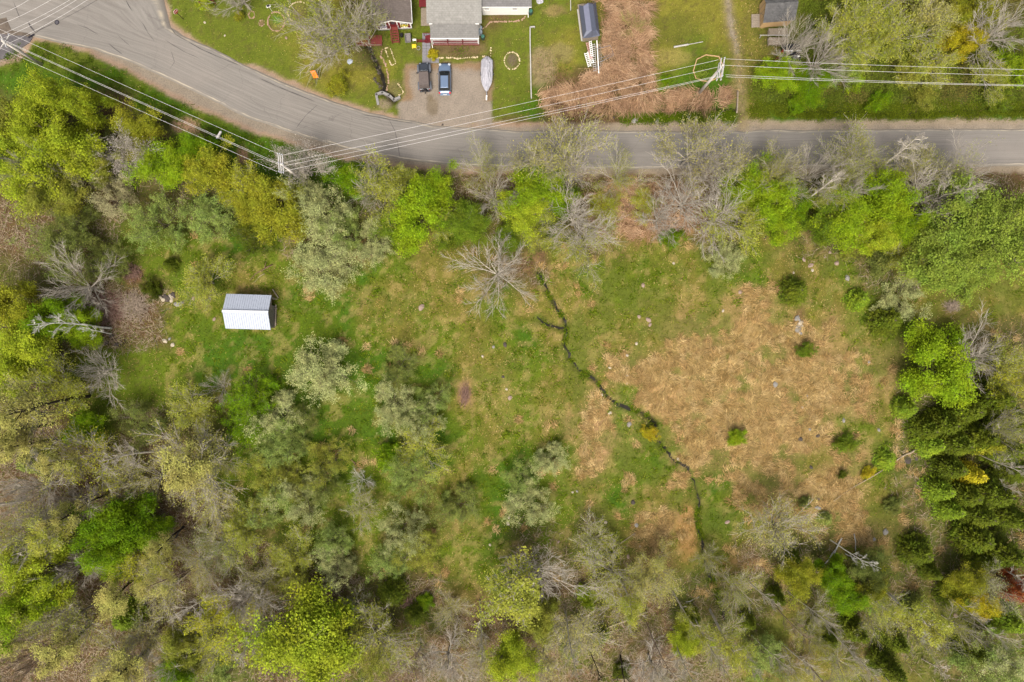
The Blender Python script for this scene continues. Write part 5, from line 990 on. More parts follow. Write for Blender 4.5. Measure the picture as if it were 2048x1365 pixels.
for y_, hw, zt, zs in [(2.62, .12, .95, .88), (2.3, .62, 1.15, .9), (2.0, .88, 1.32, .92), (1.2, .92, 1.5, .95), (.4, .88, 1.62, .96), (-.6, .86, 1.5, .98), (-1.1, .8, 1.35, 1.0), (-1.7, .58, 1.25, 1.02), (-2.2, .3, 1.2, 1.05), (-2.5, .1, 1.14, 1.04)]:
    rr_ = []; 
    for k in range(13):
        t = -1 + 2 * k / 12; x = hw * t; z = zs + (zt - zs) * (1 - abs(t) ** 1.3) + .04 * math.sin(k * 2.3 + y_ * 3.1) * (1 - abs(t)); rr_.append((x, y_, z))
    rr_ += [(hw * .97, y_, .55 + .1 * (y_ < -1)), (-hw * .97, y_, .55 + .1 * (y_ < -1))]; rings.append(rr_)
o = loft(rings).build('tarpaulin', m_tarp, E, True); mo = o.modifiers.new('s', 'SUBSURF'); mo.levels = 2; mo.render_levels = 2
loft([[(-.5, 2.2, .5), (.5, 2.2, .5), (.8, 2.2, .6), (-.8, 2.2, .6)], [(-.5, -1, .45), (.5, -1, .45), (.76, -1, .6), (-.76, -1, .6)], [(-.05, -2.4, .8), (.05, -2.4, .8), (.07, -2.4, .9), (-.07, -2.4, .9)]]).build('hull', m_white, E)
m = MB(); m.box((0, -2.1, .42), (.12, 2.6, .1)); m.box((-.5, .2, .42), (.08, 3, .08)); m.box((.5, .2, .42), (.08, 3, .08)); m.box((0, .5, .4), (1.6, .08, .08)); m.build('trailer_frame', m_steel, E)
for sx in (-1, 1): wheel(E, sx * .86, .3, .28, .18)
m = MB(); m.tube([(0, -3.3, 0), (0, -3.3, .6)], .05, 8); m.box((0, -3.2, .46), (.2, .7, .08)); m.build('jockey_stand', m_white, E)
# ---------------------------------------------------------------- right of the houses
e = empty('low_fence', P(1061, 128), 0, 'long low white rail fence between two lawns', 'fence'); c0 = P(1061, 128); m_vin = solid('weathered_white', (206, 200, 190), .7, var=.15, scale=3)
pts = [(1069, 57), (1060, 57.5), (1060, 82), (1060.5, 108), (1061, 134), (1061.5, 160), (1062, 186), (1062.5, 200)]
for a, b_ in zip(pts[:-1], pts[1:]):
    p_, q_ = P(*a), P(*b_); mid = (p_ + q_) / 2 - c0; an = math.atan2(q_.y - p_.y, q_.x - p_.x); MB().box((mid.x, mid.y, .52), ((q_ - p_).length, .15, .08), rz=an).build('rail', m_vin, e); MB().box((mid.x, mid.y, .28), ((q_ - p_).length, .04, .12), rz=an).build('rail', m_vin, e); MB().box((p_.x - c0.x, p_.y - c0.y, .27), (.1, .1, .54)).build('post', m_vin, e)
# tarp-roofed grey shed
E = empty('grey_shed', P(1176, 52), math.radians(7.3), 'grey metal roofed storage shed beside the dry reeds', 'shed'); m_gm = solid('blue_grey_metal', (112, 116, 132), .4, .35, .08, spec=.5); m_gm_lit = solid('blue_grey_metal_lit', (150, 152, 172), .4, .35, .06, spec=.5)  # paler copy of the metal: light on the left upper slope put into colour
x_ = 1.22; L0, L1 = -2.45, 2.4; m = MB(); m.prism([(-1.1, L0 + .25), (1.1, L0 + .25), (1.1, L1 - .1), (-1.1, L1 - .1)], 0, 1.75); m.build('wall', m_gwood, E)
def sheet(name, q, mat, th=.04): m = MB(); slab_roof(m, q, th); return m.build(name, mat, E)
sheet('roof_panel', [(-.72, L0 + .75, 2.4), (.0, L0 + .55, 2.62), (.0, L1 - .35, 2.62), (-.72, L1 - .6, 2.4)], m_gm_lit); sheet('roof_panel', [(.0, L0 + .55, 2.62), (.7, L0 + .72, 2.36), (.7, L1 - .55, 2.36), (.0, L1 - .35, 2.62)], m_gm)
sheet('roof_panel', [(-x_, L0, 1.72), (-.72, L0 + .75, 2.4), (-.72, L1 - .6, 2.4), (-x_, L1 - .1, 1.72)], m_gm); sheet('roof_panel', [(.7, L0 + .72, 2.36), (x_, L0 + .08, 1.72), (x_, L1, 1.72), (.7, L1 - .55, 2.36)], m_gm)
sheet('roof_panel', [(-x_, L0, 1.72), (.0, L0 - .02, 1.72), (.0, L0 + .55, 2.62), (-.72, L0 + .75, 2.4)], m_gm); sheet('roof_panel', [(.0, L0 - .02, 1.72), (x_, L0 + .08, 1.72), (.7, L0 + .72, 2.36), (.0, L0 + .55, 2.62)], m_gm)
sheet('roof_panel', [(-.72, L1 - .6, 2.4), (.0, L1 - .35, 2.62), (.7, L1 - .55, 2.36), (.9, L1, 1.75)], m_gm)
for k in range(9): MB().box((.71 + .27, L0 + .9 + k * .48, 2.08), (.03, .06, .95), ry=-.68).build('seam', m_gm, E)
MB().box((-1.2, .1, .3), (.25, 4.6, .08)).build('side_board', m_vin, E); MB().box((-.55, L1 + .25, .5), (1.3, .7, .06)).build('ramp_board', m_gwood, E)
# ladders and frames leaning in a row below it
def ladder(a, b_, w_, n, mat, label, z=.35, tilt=0.0):
    p_, q_ = P(*a), P(*b_); L = (q_ - p_).length; e = empty('ladder', p_ + Vector((0, 0, z)), math.atan2(q_.y - p_.y, q_.x - p_.x), label, 'ladder')
    for s_ in (-1, 1): MB().box((L / 2, s_ * w_ / 2, 0), (L, .07, .09)).build('side_rail', mat, e)
    for k in range(n): MB().box(((k + .5) * L / n, 0, 0), (.09, w_, .06)).build('rung', mat, e)
ladder((1171, 108), (1179, 136), .42, 8, m_white, 'short white ladder, leftmost of those below the grey shed'); ladder((1177, 106), (1185, 130), .36, 7, m_white, 'short white ladder, second from the left below the grey shed', .5)
ladder((1173, 89), (1182, 122), .3, 9, solid('faded_pink', (222, 170, 160), .7), 'faded pink and white ladder among the ladders below the grey shed', .65); ladder((1179, 87), (1183, 118), .3, 8, m_white, 'white ladder touching the grey shed, right of the pink one', .8)
ladder((1186, 90), (1189, 146), .42, 14, m_vin, 'long greyish ladder frame lying left of the white pole', .4); ladder((1197, 90), (1203, 140), .3, 12, m_gwood, 'thin rusty ladder frame lying right of the white pole', .4)
e = empty('white_pole', P(1194.5, 118), math.radians(93), 'long white pole lying beside the ladders by the grey shed', 'pole'); m = MB(); m.tube([(-2.4, 0, .75), (2.4, 0, .55)], .09, 8); m.build('pipe', m_white, e)
for k in (-1.6, 1.6): MB().box((k, 0, .3), (.1, .5, .6)).build('trestle', m_gwood, e)
e = empty('wire_frame', P(1209, 115), .15, 'bent wire frame lying in the reeds right of the ladders', 'frame'); m = MB(); m.tube([(-1.1, 1.0, .9), (.9, 1.2, .9), (1.2, -.2, .8), (-1.0, -.9, .7)], .03, 5); m.tube([(-1, -.4, .8), (1.1, .0, .8)], .025, 5); m.build('wire', m_steel, e)
e = empty('white_post', P(1141, 4), math.radians(91), 'thin pale pole on the grass at the top edge left of the grey shed', 'pole'); MB().box((0, 0, .1), (2.6, .1, .1)).build('rail', m_vin, e)
e = empty('grey_tarp', P(1080, 2), .3, 'crumpled silver tarp at the top edge right of the white wing', 'tarp'); rockmesh(.6, 8, .4).build('sheet', m_tarp, e)
for (a, b_, lb) in [((1348, 95), (1376, 90), 'thick white pipe lying on the lawn left of the timber ring'), ((1377, 89.5), (1406, 84), 'thin tapering white pipe lying end to end with the thicker one')]:
    p_, q_ = P(*a), P(*b_); e = empty('white_pipe', (p_ + q_) / 2 + Vector((0, 0, gz(p_))), math.atan2(q_.y - p_.y, q_.x - p_.x), lb, 'pipe'); L = (q_ - p_).length; r_ = .13 if 'thick w' in lb else .05; m = MB(); m.tube([(-L / 2, 0, r_), (L / 2, 0, r_)], r_, 10); m.build('pipe', m_vin, e); MB().tube([(-L / 2 - .03, 0, r_), (-L / 2 + .05, 0, r_)], r_ * 1.15, 10).build('collar', m_vin, e)
# octagonal timber ring
pts = [(1411.6, 111), (1437, 114.5), (1446, 134), (1439, 155), (1418, 164.5), (1404, 163), (1391, 157), (1386, 143), (1393, 120)]; c0 = P(1415, 138); e = empty('timber_ring', c0, 0, 'octagonal ring of thin timbers on the lawn under the power pole', 'bed frame')
for a, b_ in zip(pts, pts[1:] + pts[:1]):
    p_, q_ = G(*a), G(*b_); mid = (p_ + q_) / 2 - c0; MB().box((mid.x, mid.y, mid.z + .1), ((q_ - p_).length + .06, .11, .2), rz=math.atan2(q_.y - p_.y, q_.x - p_.x)).build('timber', m_tan, e)
e = empty('bent_sapling', G(1398, 150), .3, 'small wilted sapling inside the timber ring', 'sapling'); m = MB(); m.tube([(-.3, -.1, 0), (0, 0, .5), (.9, .25, .8)], [.04, .03, .01], 5); m.build('stem', m_gwood, e); n_ = 260
v, fa, c_ = blades(RNG.normal(.1, .4, n_), RNG.normal(-.1, .3, n_), RNG.uniform(.3, .8, n_), RNG.uniform(0, 6.3, n_), RNG.uniform(-.4, .5, n_), np.full(n_, .2), .12, np.array([alb(150, 170, 60)] * n_)); o = link('leaves', np_mesh('leaves', v, fa, m_blade, c_), e); o['kind'] = 'stuff'
e = empty('gate_post', G(1473, 205), math.radians(88), 'pale weathered beam lying along the dirt track', 'beam'); m = MB(); m.box((0, 0, .25), (3.3, .2, .3), taper=.8); m.build('beam', m_gwood, e)
# fresh plywood shed
E = empty('plywood_shed', (35.75, 45.25, 0), 0, 'fresh tan plywood shed with dark shingles and a board ramp', 'shed')
m = MB(); m.prism([(0, 0), (4.1, .35), (4.1, 3.6), (0, 3.3)], 0, 2.15); m.build('wall', m_tan, E); m = MB(); m.add([(0.001, -.02, 2.152), (0.001, 3.3, 2.152), (.001, 2.0, 3.15), (.12, -.02, 2.152), (.12, 3.3, 2.152), (.12, 2.0, 3.15)], [(0, 2, 1), (3, 4, 5), (0, 3, 5, 2), (2, 5, 4, 1), (0, 1, 4, 3)]); m.build('gable', m_tan, E)
m = MB(); slab_roof(m, [(-.22, -.25, 2.1), (4.3, .1, 2.1), (4.35, 2.2, 3.18), (-.22, 1.98, 3.18)], .06); m.build('roof_slope', m_dks, E); m = MB(); slab_roof(m, [(-.22, 1.98, 3.18), (4.35, 2.2, 3.18), (4.35, 3.9, 2.2), (-.22, 3.6, 2.2)], .06); m.build('roof_slope', m_dks, E)
for k in range(3): MB().box((-.02, .85 + k * .85, 1.1), (.03, .05, 2.1)).build('batten', m_gwood, E)
m = MB(); m.box((-.03, 1.3, 1.35), (.03, .05, 2.3), rx=.6); m.build('door_brace', m_gwood, E)
for k in range(8): MB().box((-.62, .1 + .24 * k, .2), (1.15, .21, .06), ry=-.12).build('ramp_board', m_gwood, E)
# two low weathered pallet stacks
def stack(px0, py0, px1, py1, z, lb):
    a, b_ = P(px0, py0), P(px1, py1); w_, d_ = abs(b_.x - a.x), abs(a.y - b_.y); e = empty('board_stack', ((a.x + b_.x) / 2, (a.y + b_.y) / 2, 0), random.uniform(-.03, .03), lb, 'board stack')
    for L in range(2):
        for k in range(5): MB().box((0, -d_ / 2 + (k + .5) * d_ / 5, z * (.5 + .5 * L)), (w_ * random.uniform(.9, 1), d_ / 5 - .05, .08)).build('board', m_gwood, e)
    for k in range(3): MB().box(((k - 1) * w_ * .42, 0, z * .25), (.12, d_, z * .5)).build('bearer', m_gwood, e)
stack(1533, 62, 1571, 74, .8, 'weathered board stack just below the plywood shed, the upper one'); stack(1533, 79, 1571, 93, .6, 'weathered board stack below the plywood shed, the lower one')
e = empty('white_rail', P(1545, 76.5), 0, 'long thin white rail between the two board stacks', 'rail'); MB().box((0, 0, .9), (4.3, .08, .08)).build('rail', m_vin, e)
for k in (-1.9, 1.9): MB().box((k, 0, .43), (.08, .08, .86)).build('post', m_vin, e)
E = empty('junk_trailer', P(1579, 116), 0, 'dark utility trailer heaped with black and white scrap', 'trailer'); MB().box((0, -.1, .5), (2.6, 1.35, .1)).build('bed', m_blk, E); MB().box((.05, .62, .95), (2.5, .12, .1)).build('white_rail', m_white, E); MB().box((0, 1.15, .7), (2.6, .9, .6)).build('toolbox', m_blk, E)
for sx in (-1, 1): wheel(E, sx * 1.35, -.1, .3, .18)
for k in range(16): MB().box((random.uniform(-1.1, 1.1), random.uniform(-.65, .45), .68 + random.uniform(0, .2)), (random.uniform(.15, .5), random.uniform(.1, .35), random.uniform(.08, .3)), rz=random.uniform(0, 3), rx=random.uniform(-.4, .4)).build('scrap_piece', random.choice([m_white, m_blk, m_steel, m_gwood]), E)
m = MB(); m.tube([(-1.3, -.8, .5), (-1.32, -1.1, .2)], .04, 6); m.build('leg', m_steel, E)
e = empty('red_hoist', P(1556, 116), .4, 'rusty red frame leaning beside the scrap trailer', 'frame'); m_rr = solid('rusty_red', (186, 84, 58), .7, var=.2)
for a, b_ in [((-1.0, -.5, 0), (.45, .5, 1.3)), ((-.8, -.8, 0), (.45, .45, 1.3)), ((.3, -.9, 0), (.45, .5, 1.3)), ((-.3, -.3, .5), (.4, -.5, .4))]: MB().tube([a, b_], .07, 6).build('leg', m_rr, e)
# the open metal-roofed shed in the clearing
E = empty('field_shed', (-38.0, 4.2, 0), math.radians(-1.3), 'ribbed silver metal roofed wooden shed alone in the clearing', 'shed')
def Lc(px, py, z):
    q = P(px, py, z) - Vector((-38.0, 4.2, 0)); a_ = math.radians(1.3); return Vector((q.x * math.cos(a_) - q.y * math.sin(a_), q.x * math.sin(a_) + q.y * math.cos(a_), z))
ZE, ZR = 2.3, 3.5; c_nw, c_ne, r_w, r_e, c_sw, c_se = Lc(454, 588, ZE), Lc(543.5, 591, ZE), Lc(441, 622.5, ZR), Lc(532.5, 626, ZR), Lc(452.5, 657.5, ZE), Lc(541, 660, ZE)
xw = (c_nw.x + c_sw.x) / 2 - .1; xe = (c_ne.x + c_se.x) / 2; r_w.x = xw - .0; 
m_rib = solid('silver_ribbed_metal', (204, 210, 224), .55, .0, .06, spec=.3, k=.96)
def ribroof(a, b_, c_, d_, n, nm):
    """a,b eave ends west/east, c,d ridge ends east/west; alternate flats and raised ribs are real"""
    m = MB(); up = (b_ - a).cross(d_ - a).normalized(); up = up if up.z > 0 else -up; vs = []; k = 0; prof = []
    for i in range(n):
        for t, h_ in ((0, 0), (.72, 0), (.79, .05), (.93, .05)): prof.append(((i + t) / n, h_))
    prof.append((1, 0))
    for t, h_ in prof: vs += [a.lerp(b_, t) + up * h_, d_.lerp(c_, t) + up * h_]
    fs = [(2 * i, 2 * i + 2, 2 * i + 3, 2 * i + 1) for i in range(len(prof) - 1)]; nv = len(vs); vs += [v - up * .05 for v in vs]; fs += [(2 * i + 1 + nv, 2 * i + 3 + nv, 2 * i + 2 + nv, 2 * i + nv) for i in range(len(prof) - 1)]
    m.add(vs, fs); return m.build(nm, m_rib, E)
A_, B_ = Vector((xw, c_nw.y, ZE)), Vector((xe, c_ne.y, ZE)); D_r, C_r = Vector((xw, r_w.y, ZR)), Vector((xe, r_e.y, ZR)); A2, B2 = Vector((xw, c_sw.y, ZE)), Vector((xe, c_se.y, ZE))
ribroof(A_, B_, C_r, D_r, 20, 'roof_sheet'); ribroof(A2, B2, C_r, D_r, 20, 'roof_sheet')
m = MB(); m.box(((xw + xe) / 2, r_w.y, ZR + .06), (xe - xw + .06, .34, .05)); m.build('ridge_cap', solid('white_metal', (232, 232, 236), .4, .1, .03), E)
m_old = solid('grey_old_boards', (150, 142, 130), .9, var=.3, scale=6, bump=.3); yn, ys_ = A_.y - .3, A2.y + .3; x0, x1 = xw + .35, xe - .25
MB().box(((x0 + x1) / 2, yn, 1.1), (x1 - x0, .05, 2.2)).build('wall', m_old, E); MB().box(((x0 + x1) / 2, ys_, 1.1), (x1 - x0, .05, 2.2)).build('wall', m_old, E); MB().box((x0, (yn + ys_) / 2, 1.2), (.05, yn - ys_ - .1, 2.4)).build('wall', m_old, E)
nb = 15
for k in range(nb):
    y_ = ys_ + (k + .5) * (yn - ys_) / nb; top = ZE + (ZR - ZE) * (1 - abs(y_ - r_w.y) / ((yn - ys_) / 2 + .3)) - .1
    if 11 <= k <= 13: MB().box((x1, y_, (2.0 + top) / 2), (.05, (yn - ys_) / nb - .02, max(top - 2.0, .1))).build('board', m_old, E)
    else: MB().box((x1, y_, top / 2), (.05, (yn - ys_) / nb - .02, top)).build('board', m_old, E)
MB().box((x1 + .18, (ys_ + yn) / 2 - .4, .2), (.16, yn - ys_ - 1.2, .16)).build('sill_log', m_gwood, E); MB().box((x1 + .1, yn - 1.05, 1.98), (.1, 1.4, .1)).build('lintel', m_gwood, E); MB().box((x1 + .25, yn - .2, .5), (.5, .08, .1)).build('rail', m_gwood, E); MB().box((x1 + .25, yn - 1.6, .5), (.5, .08, .1)).build('rail', m_gwood, E)
e = empty('leaning_board', G(552, 588), math.radians(-58), 'loose pale board lying at the upper right corner of the field shed', 'board'); MB().box((0, 0, .25), (1.5, .14, .05), ry=.1).build('board', m_gwood, e)
# ---------------------------------------------------------------- power line
m_pole = solid('silvered_pole', (206, 196, 184), .9, var=.2, scale=3, k=1.4); m_arm = solid('pale_crossarm', (214, 208, 200), .8, var=.1); m_ins = solid('grey_porcelain', (222, 222, 228), .3); m_wire = solid('aluminium_wire', (216, 210, 204), .5, .0, .05, k=1.4)
def pole(base, top, h_, arms, label, ang):
    b_ = P(*base); e = empty('utility_pole', b_, 0, label, 'power pole'); t_ = P(*top, h_) - b_; m = MB(); m.tube([(0, 0, -.3), t_ * .5, t_], [.23, .2, .16], 10); m.build('pole', m_pole, e, True)
    for (cx, cy, z, L, a_) in arms:
        c_ = P(cx, cy, z) - b_; ar = MB().box(c_, (.13, L, .13), rz=a_).build('crossarm', m_arm, e)
        for q in (-.46, -.02, .46):
            d_ = Vector((-math.sin(a_) * L * q, math.cos(a_) * L * q, .07)); m = MB(); m.tube([c_ + d_, c_ + d_ + Vector((0, 0, .1)), c_ + d_ + Vector((0, 0, .22))], [.04, .09, .06], 8); m.build('insulator', m_ins, ar)
    return e
ZP = 10.2
pole((613, 366), (562, 328), 10.4, [(557.5, 326, 10.2, 2.5, .07), (561.5, 327, 10.25, 2.6, .07), (566, 328, 10.2, 2.5, .07)], 'utility pole with three parallel crossarms by the road bend', 0)
pole((1396, 189), (1447, 130), 10.6, [(1440, 137, 10.5, 2.55, -.12), (1446.5, 135, 10.5, 2.5, -.12), (1443.5, 144.5, 9.0, 2.25, -.14), (1435.5, 144.5, 9.0, 2.35, -.14)][:4], 'leaning utility pole with four crossarms beside the timber ring', 0)
pole((84, 130), (4, 82), 8.6, [(6, 80, 8.4, 2.4, .5), (10, 84, 8.0, 2.4, -.6)], 'utility pole by the junction at the left edge', 0)
def wire(pts, label, r=.016, sag=.35):
    q = []; 
    for (a, za), (b_, zb) in zip(pts[:-1], pts[1:]):
        p_, r_ = P(*a, za), P(*b_, zb); n_ = max(6, int((r_ - p_).length / 5))
        for i in range(n_ + (b_ == pts[-1][0])):
            t = i / n_; v = p_.lerp(r_, t); v.z -= sag * 4 * t * (1 - t); q.append(v)
    m = MB(); m.tube(q, r, 5); e = empty('power_line', q[0], 0, label, 'wire'); m.v = [tuple(Vector(v) - q[0]) for v in m.v]; m.build('cable', m_wire, e); e['group'] = 'power line wires'
wire([((-60, 32), 9.5), ((0, 59), 9.4), ((556, 308), ZP)], 'uppermost wire running left from the road bend pole')
wire([((-60, 50), 9.5), ((0, 77), 9.4), ((557, 327), ZP)], 'upper of the paired middle wires left of the road bend pole'); wire([((-60, 60), 9.2), ((0, 79), 9), ((557, 330), 9.6)], 'lower of the paired middle wires left of the road bend pole')
wire([((-60, 68), 9.5), ((0, 96), 9.4), ((555, 344), ZP)], 'lowest wire running left from the road bend pole')
wire([((568, 310), ZP), ((1437, 120), 10.6)], 'uppermost wire spanning between the road bend pole and the four armed pole'); wire([((567, 326), ZP), ((1438, 134), 10.6)], 'second wire from the top spanning between the two big poles')
wire([((570, 332), 9.6), ((1432, 153), 9.1)], 'third wire from the top spanning between the two big poles'); wire([((567, 343), ZP), ((1444, 152), 10.5)], 'lowest wire spanning between the two big poles')
for a, b_, z1, z2, lb in [((1448, 118), (2110, 141), 10.6, 10, 'uppermost wire running right from the four armed pole'), ((1450, 131), (2110, 153), 10.6, 10, 'second wire running right from the four armed pole'), ((1451, 150), (2110, 172), 10.5, 10, 'third wire running right from the four armed pole'), ((1452, 154), (2110, 173.5), 10, 9.6, 'lowest bright wire running right from the four armed pole')]: wire([(a, z1), (b_, z2)], lb)
for a, b_, lb in [((-20, 36), (66, -6), 'highest of five wires crossing the top left corner'), ((-20, 57), (112, -6), 'second of five wires crossing the top left corner'), ((-14, 76), (150, -6), 'third of five wires crossing the top left corner'), ((6, 77), (166, -8), 'fourth of five wires crossing the top left corner'), ((18, 87), (184, -6), 'lowest of five wires crossing the top left corner')]: wire([(a, 8.4), (b_, 8.8)], lb, .014)
e = empty('line_box', P(438, 270, 9.6), math.radians(58), 'small white box hung on the wires left of the road bend pole', 'line box'); m = MB(); m.box((0, 0, 0), (.95, .24, .2)); m.build('casing', m_vin, e); MB().box((.52, 0, 0), (.12, .12, .12)).build('end_clamp', m_steel, e); MB().box((-.52, 0, 0), (.12, .12, .12)).build('end_clamp', m_steel, e)
# ---------------------------------------------------------------- logs, brush, rocks
m_log = solid('barkless_log', (196, 176, 146), .9, var=.25, scale=3, bump=.3); m_lgd = solid('brown_log', (142, 112, 88), .9, var=.25, scale=3, bump=.3); m_birch = solid('birch_bark', (216, 210, 196), .8, var=.25, scale=6)
def log(pts, r0, r1, mat, label, nb=0):
    q = []; p = resample(pts, 8)
    for i, (x_, y_) in enumerate(p): q.append(G(x_ + random.uniform(-.6, .6), y_ + random.uniform(-.6, .6), r0 + .08 + .12 * math.sin(i)))
    e = empty('fallen_log', q[0], 0, label, 'log'); m = MB(); m.tube([v - q[0] for v in q], list(np.linspace(r0, r1, len(q))), 8); o = m.build('trunk', mat, e, True)
    for k in range(nb):
        v = q[2 + k % 5] - q[0]; d_ = Vector((random.uniform(-1, 1), random.uniform(-1, 1), .25)); MB().tube([v, v + d_ * .6, v + d_ * 1.3 + Vector((.2, 0, 0))], [r1 + .02, r1 * .7 + .01, .01], 5).build('branch', mat, e)
log([(1839, 894), (1812, 908), (1790, 920)], .16, .08, m_log, 'thick pale butt of a fallen log at the right meadow edge'); log([(1766, 938), (1742, 953), (1700, 978), (1666, 1002)], .09, .03, m_log, 'long thin bleached pole lying across the dry grass')
log([(1294, 1223), (1260, 1236), (1200, 1260), (1106, 1287)], .13, .07, m_log, 'long straight fallen trunk in the lower middle wood', 2); log([(406, 1118), (414, 1135), (422, 1150), (432, 1172)], .12, .07, m_log, 'curved pale fallen trunk in the lower left wood', 1)
log([(446, 1064), (456, 1090), (470, 1112), (482, 1126)], .07, .04, m_lgd, 'thin bent fallen branch right of the curved pale trunk'); log([(385, 1140), (350, 1170), (310, 1186), (280, 1202)], .12, .06, m_log, 'brown fallen trunk slanting down through the lower left wood', 2)
log([(699, 914), (705, 922), (712, 930)], .1, .08, m_lgd, 'short reddish log on the grass in the middle clearing'); log([(545, 530), (528, 540), (512, 548), (500, 562)], .09, .04, m_lgd, 'brown fallen branch above the field shed', 2); log([(530, 548), (516, 556), (508, 566)], .05, .02, m_log, 'thin pale stick just above the field shed')
log([(678, 1204), (705, 1202), (728, 1203)], .08, .05, m_lgd, 'straight reddish fallen stem beside the dark evergreens'); log([(1682, 1076), (1668, 1100), (1656, 1120), (1634, 1146)], .13, .07, m_birch, 'white birch trunk lying at the lower edge of the dry grass', 1); log([(1708, 1068), (1710, 1090), (1713, 1118)], .08, .05, m_birch, 'upright white birch stick right of the fallen birch trunk')
log([(1690, 1107), (1706, 1116), (1728, 1126)], .08, .04, m_birch, 'short white birch limb crossing the birch stick'); log([(1482, 488), (1488, 498), (1493, 506)], .06, .03, m_log, 'pair of pale sticks at the upper meadow edge'); log([(1237, 1088), (1252, 1078), (1270, 1066)], .07, .04, m_log, 'pale branch among stones below the middle meadow')
log([(322, 1040), (310, 1065), (296, 1098)], .08, .04, m_lgd, 'thin fallen stem right of the bright green tree'); log([(368, 1052), (352, 1075), (338, 1088)], .12, .08, m_blk, 'dark charred trunk lying in the left wood'); log([(1372, 1204), (1384, 1200), (1398, 1194)], .06, .04, m_birch, 'short white stick below the end of the stream')
def brush(px, py, rx, ry, n_, mat, label, L=1.6, up=.5, ang=None, w_=.05, cat='brush pile'):
    c_ = G(px, py); e = empty('brush_pile', c_, 0, label, cat); rr = np.random.default_rng(int(px)); T = Tubes()
    for k in range(n_):
        q = rr.normal(0, .45, 2); a_ = rr.uniform(0, 2 * PI) if ang is None else ang + rr.normal(0, .25); l_ = L * rr.uniform(.4, 1.2); p_ = np.array([q[0] * rx * S, q[1] * ry * S, rr.uniform(.02, up) * math.exp(-(q @ q))]); d_ = np.array([math.cos(a_), math.sin(a_), rr.normal(0, .15)])
        bz = rr.normal(0, .12, 3) * (1, 1, .3); T.add(np.array([p_ - d_ * l_ / 2, p_ + bz, p_ + d_ * l_ / 2]), [w_ * .6, w_ * .5, w_ * .2], 3)
    o = link('sticks', T.mesh('sticks', mat), e); o['kind'] = 'stuff'
m_stk = solid('pale_sticks', (206, 184, 160), .9, var=.2); m_stb = solid('brown_sticks', (150, 118, 96), .9, var=.25); m_stp = solid('pinkish_sticks', (178, 140, 122), .9, var=.2)
brush(268, 612, 34, 32, 460, m_stk, 'large pale heap of cut branches left of the field shed', 1.5, .6); brush(205, 618, 52, 34, 900, m_stp, 'wide brown tangle of brush left of the pale branch heap', 1.9, .6); brush(265, 546, 20, 18, 280, m_stp, 'reddish heap of split wood and chips above the pale branch heap', .6, .6, None, .06)
brush(1904, 612, 18, 11, 130, m_stk, 'small pale heap of sticks in the right hand field', 1.4, .4); brush(930, 787, 11, 22, 130, m_stp, 'bundle of dry pinkish stalks lying in the middle meadow', 2.2, .3, PI / 2 - .1, .04); brush(1822, 560, 18, 30, 60, m_stk, 'fallen bare limbs left of the big pine', 3.2, .8, 1.9, .05)
brush(815, 1205, 12, 12, 70, m_stp, 'small heap of twigs between the two dark evergreens', 1.5, .4); brush(170, 660, 40, 20, 90, m_stb, 'scattered brown twigs under the white snag', 1.8, .4)
ROCKS = '''843 615 8 p|1010 690 6 d|987 694 4 g|965 713 4 c|1020 796 6 p|1013 779 4 c|1006 754 4 d|1297 640 7 p|1278 634 5 p|1300 650 5 p|1347 527 4 c|1286 571 5 p|1480 585 6 p|1446 622 4 c|1608 519 6 p|1622 531 6 p|1625 541 4 c|1695 556 7 g|1673 527 6 p|1587 546 3 c|1598 640 4 g|1597 650 5 c|1600 662 5 g
1550 770 7 g|1697 719 4 g|1737 724 4 g|1613 792 4 g|1604 815 4 c|1686 841 5 g|1757 860 5 g|1619 859 4 g|1635 872 5 d|1600 879 7 d|1815 921 9 d|1832 918 5 d|1622 935 5 d|1636 1016 7 g|1637 998 4 d|1273 688 4 c|1254 711 4 c|1220 736 4 c|1255 752 4 c|1254 766 4 c|1204 790 4 c|1220 826 5 c|1259 849 7 g|1268 820 4 c
1266 1005 6 d|1154 983 4 g|1145 985 3 c|1211 1045 5 c|1272 1050 6 g|1224 1083 7 g|1117 1084 4 p|1163 1093 6 p|1269 1069 4 p|1256 1113 5 p|1266 1146 9 p|1455 1045 6 p|1770 1064 9 g|1748 1079 5 g|1960 1264 7 p|1912 1232 6 p|1464 1171 5 g|1016 1048 5 c|1018 1036 4 c|980 1090 4 c|388 597 6 p|428 639 5 p|355 609 8 g|363 606 5 g|1280 1093 3 c
1270 241 8 g|450 72 3 c|573 77 4 p|410 46 3 c|330 682 7 c|345 690 5 c|340 678 4 g|222 672 6 d|232 690 7 d|212 686 5 d|1357 918 5 c|1228 235 3 d|885 250 3 d|741 1025 4 p|1660 505 4 p|1650 515 3 p|1530 475 4 d'''
RM = {}
for k_, c_, wd in (('p', (184, 158, 140), 'pinkish'), ('g', (164, 158, 148), 'grey'), ('c', (214, 198, 172), 'cream'), ('d', (92, 82, 74), 'dark')): 
    mt = solid('stone_' + wd, c_, .9, var=.25, scale=5, bump=.4); RM[k_] = []
    for i in range(3): o_ = rockmesh(1, 90 + i + ord(k_), .5); me = bpy.data.meshes.new('stone'); me.from_pydata(o_.v, [], o_.f); me.materials.append(mt); RM[k_].append(me)
WDK = {'p': 'pinkish', 'g': 'grey', 'c': 'cream', 'd': 'dark'}
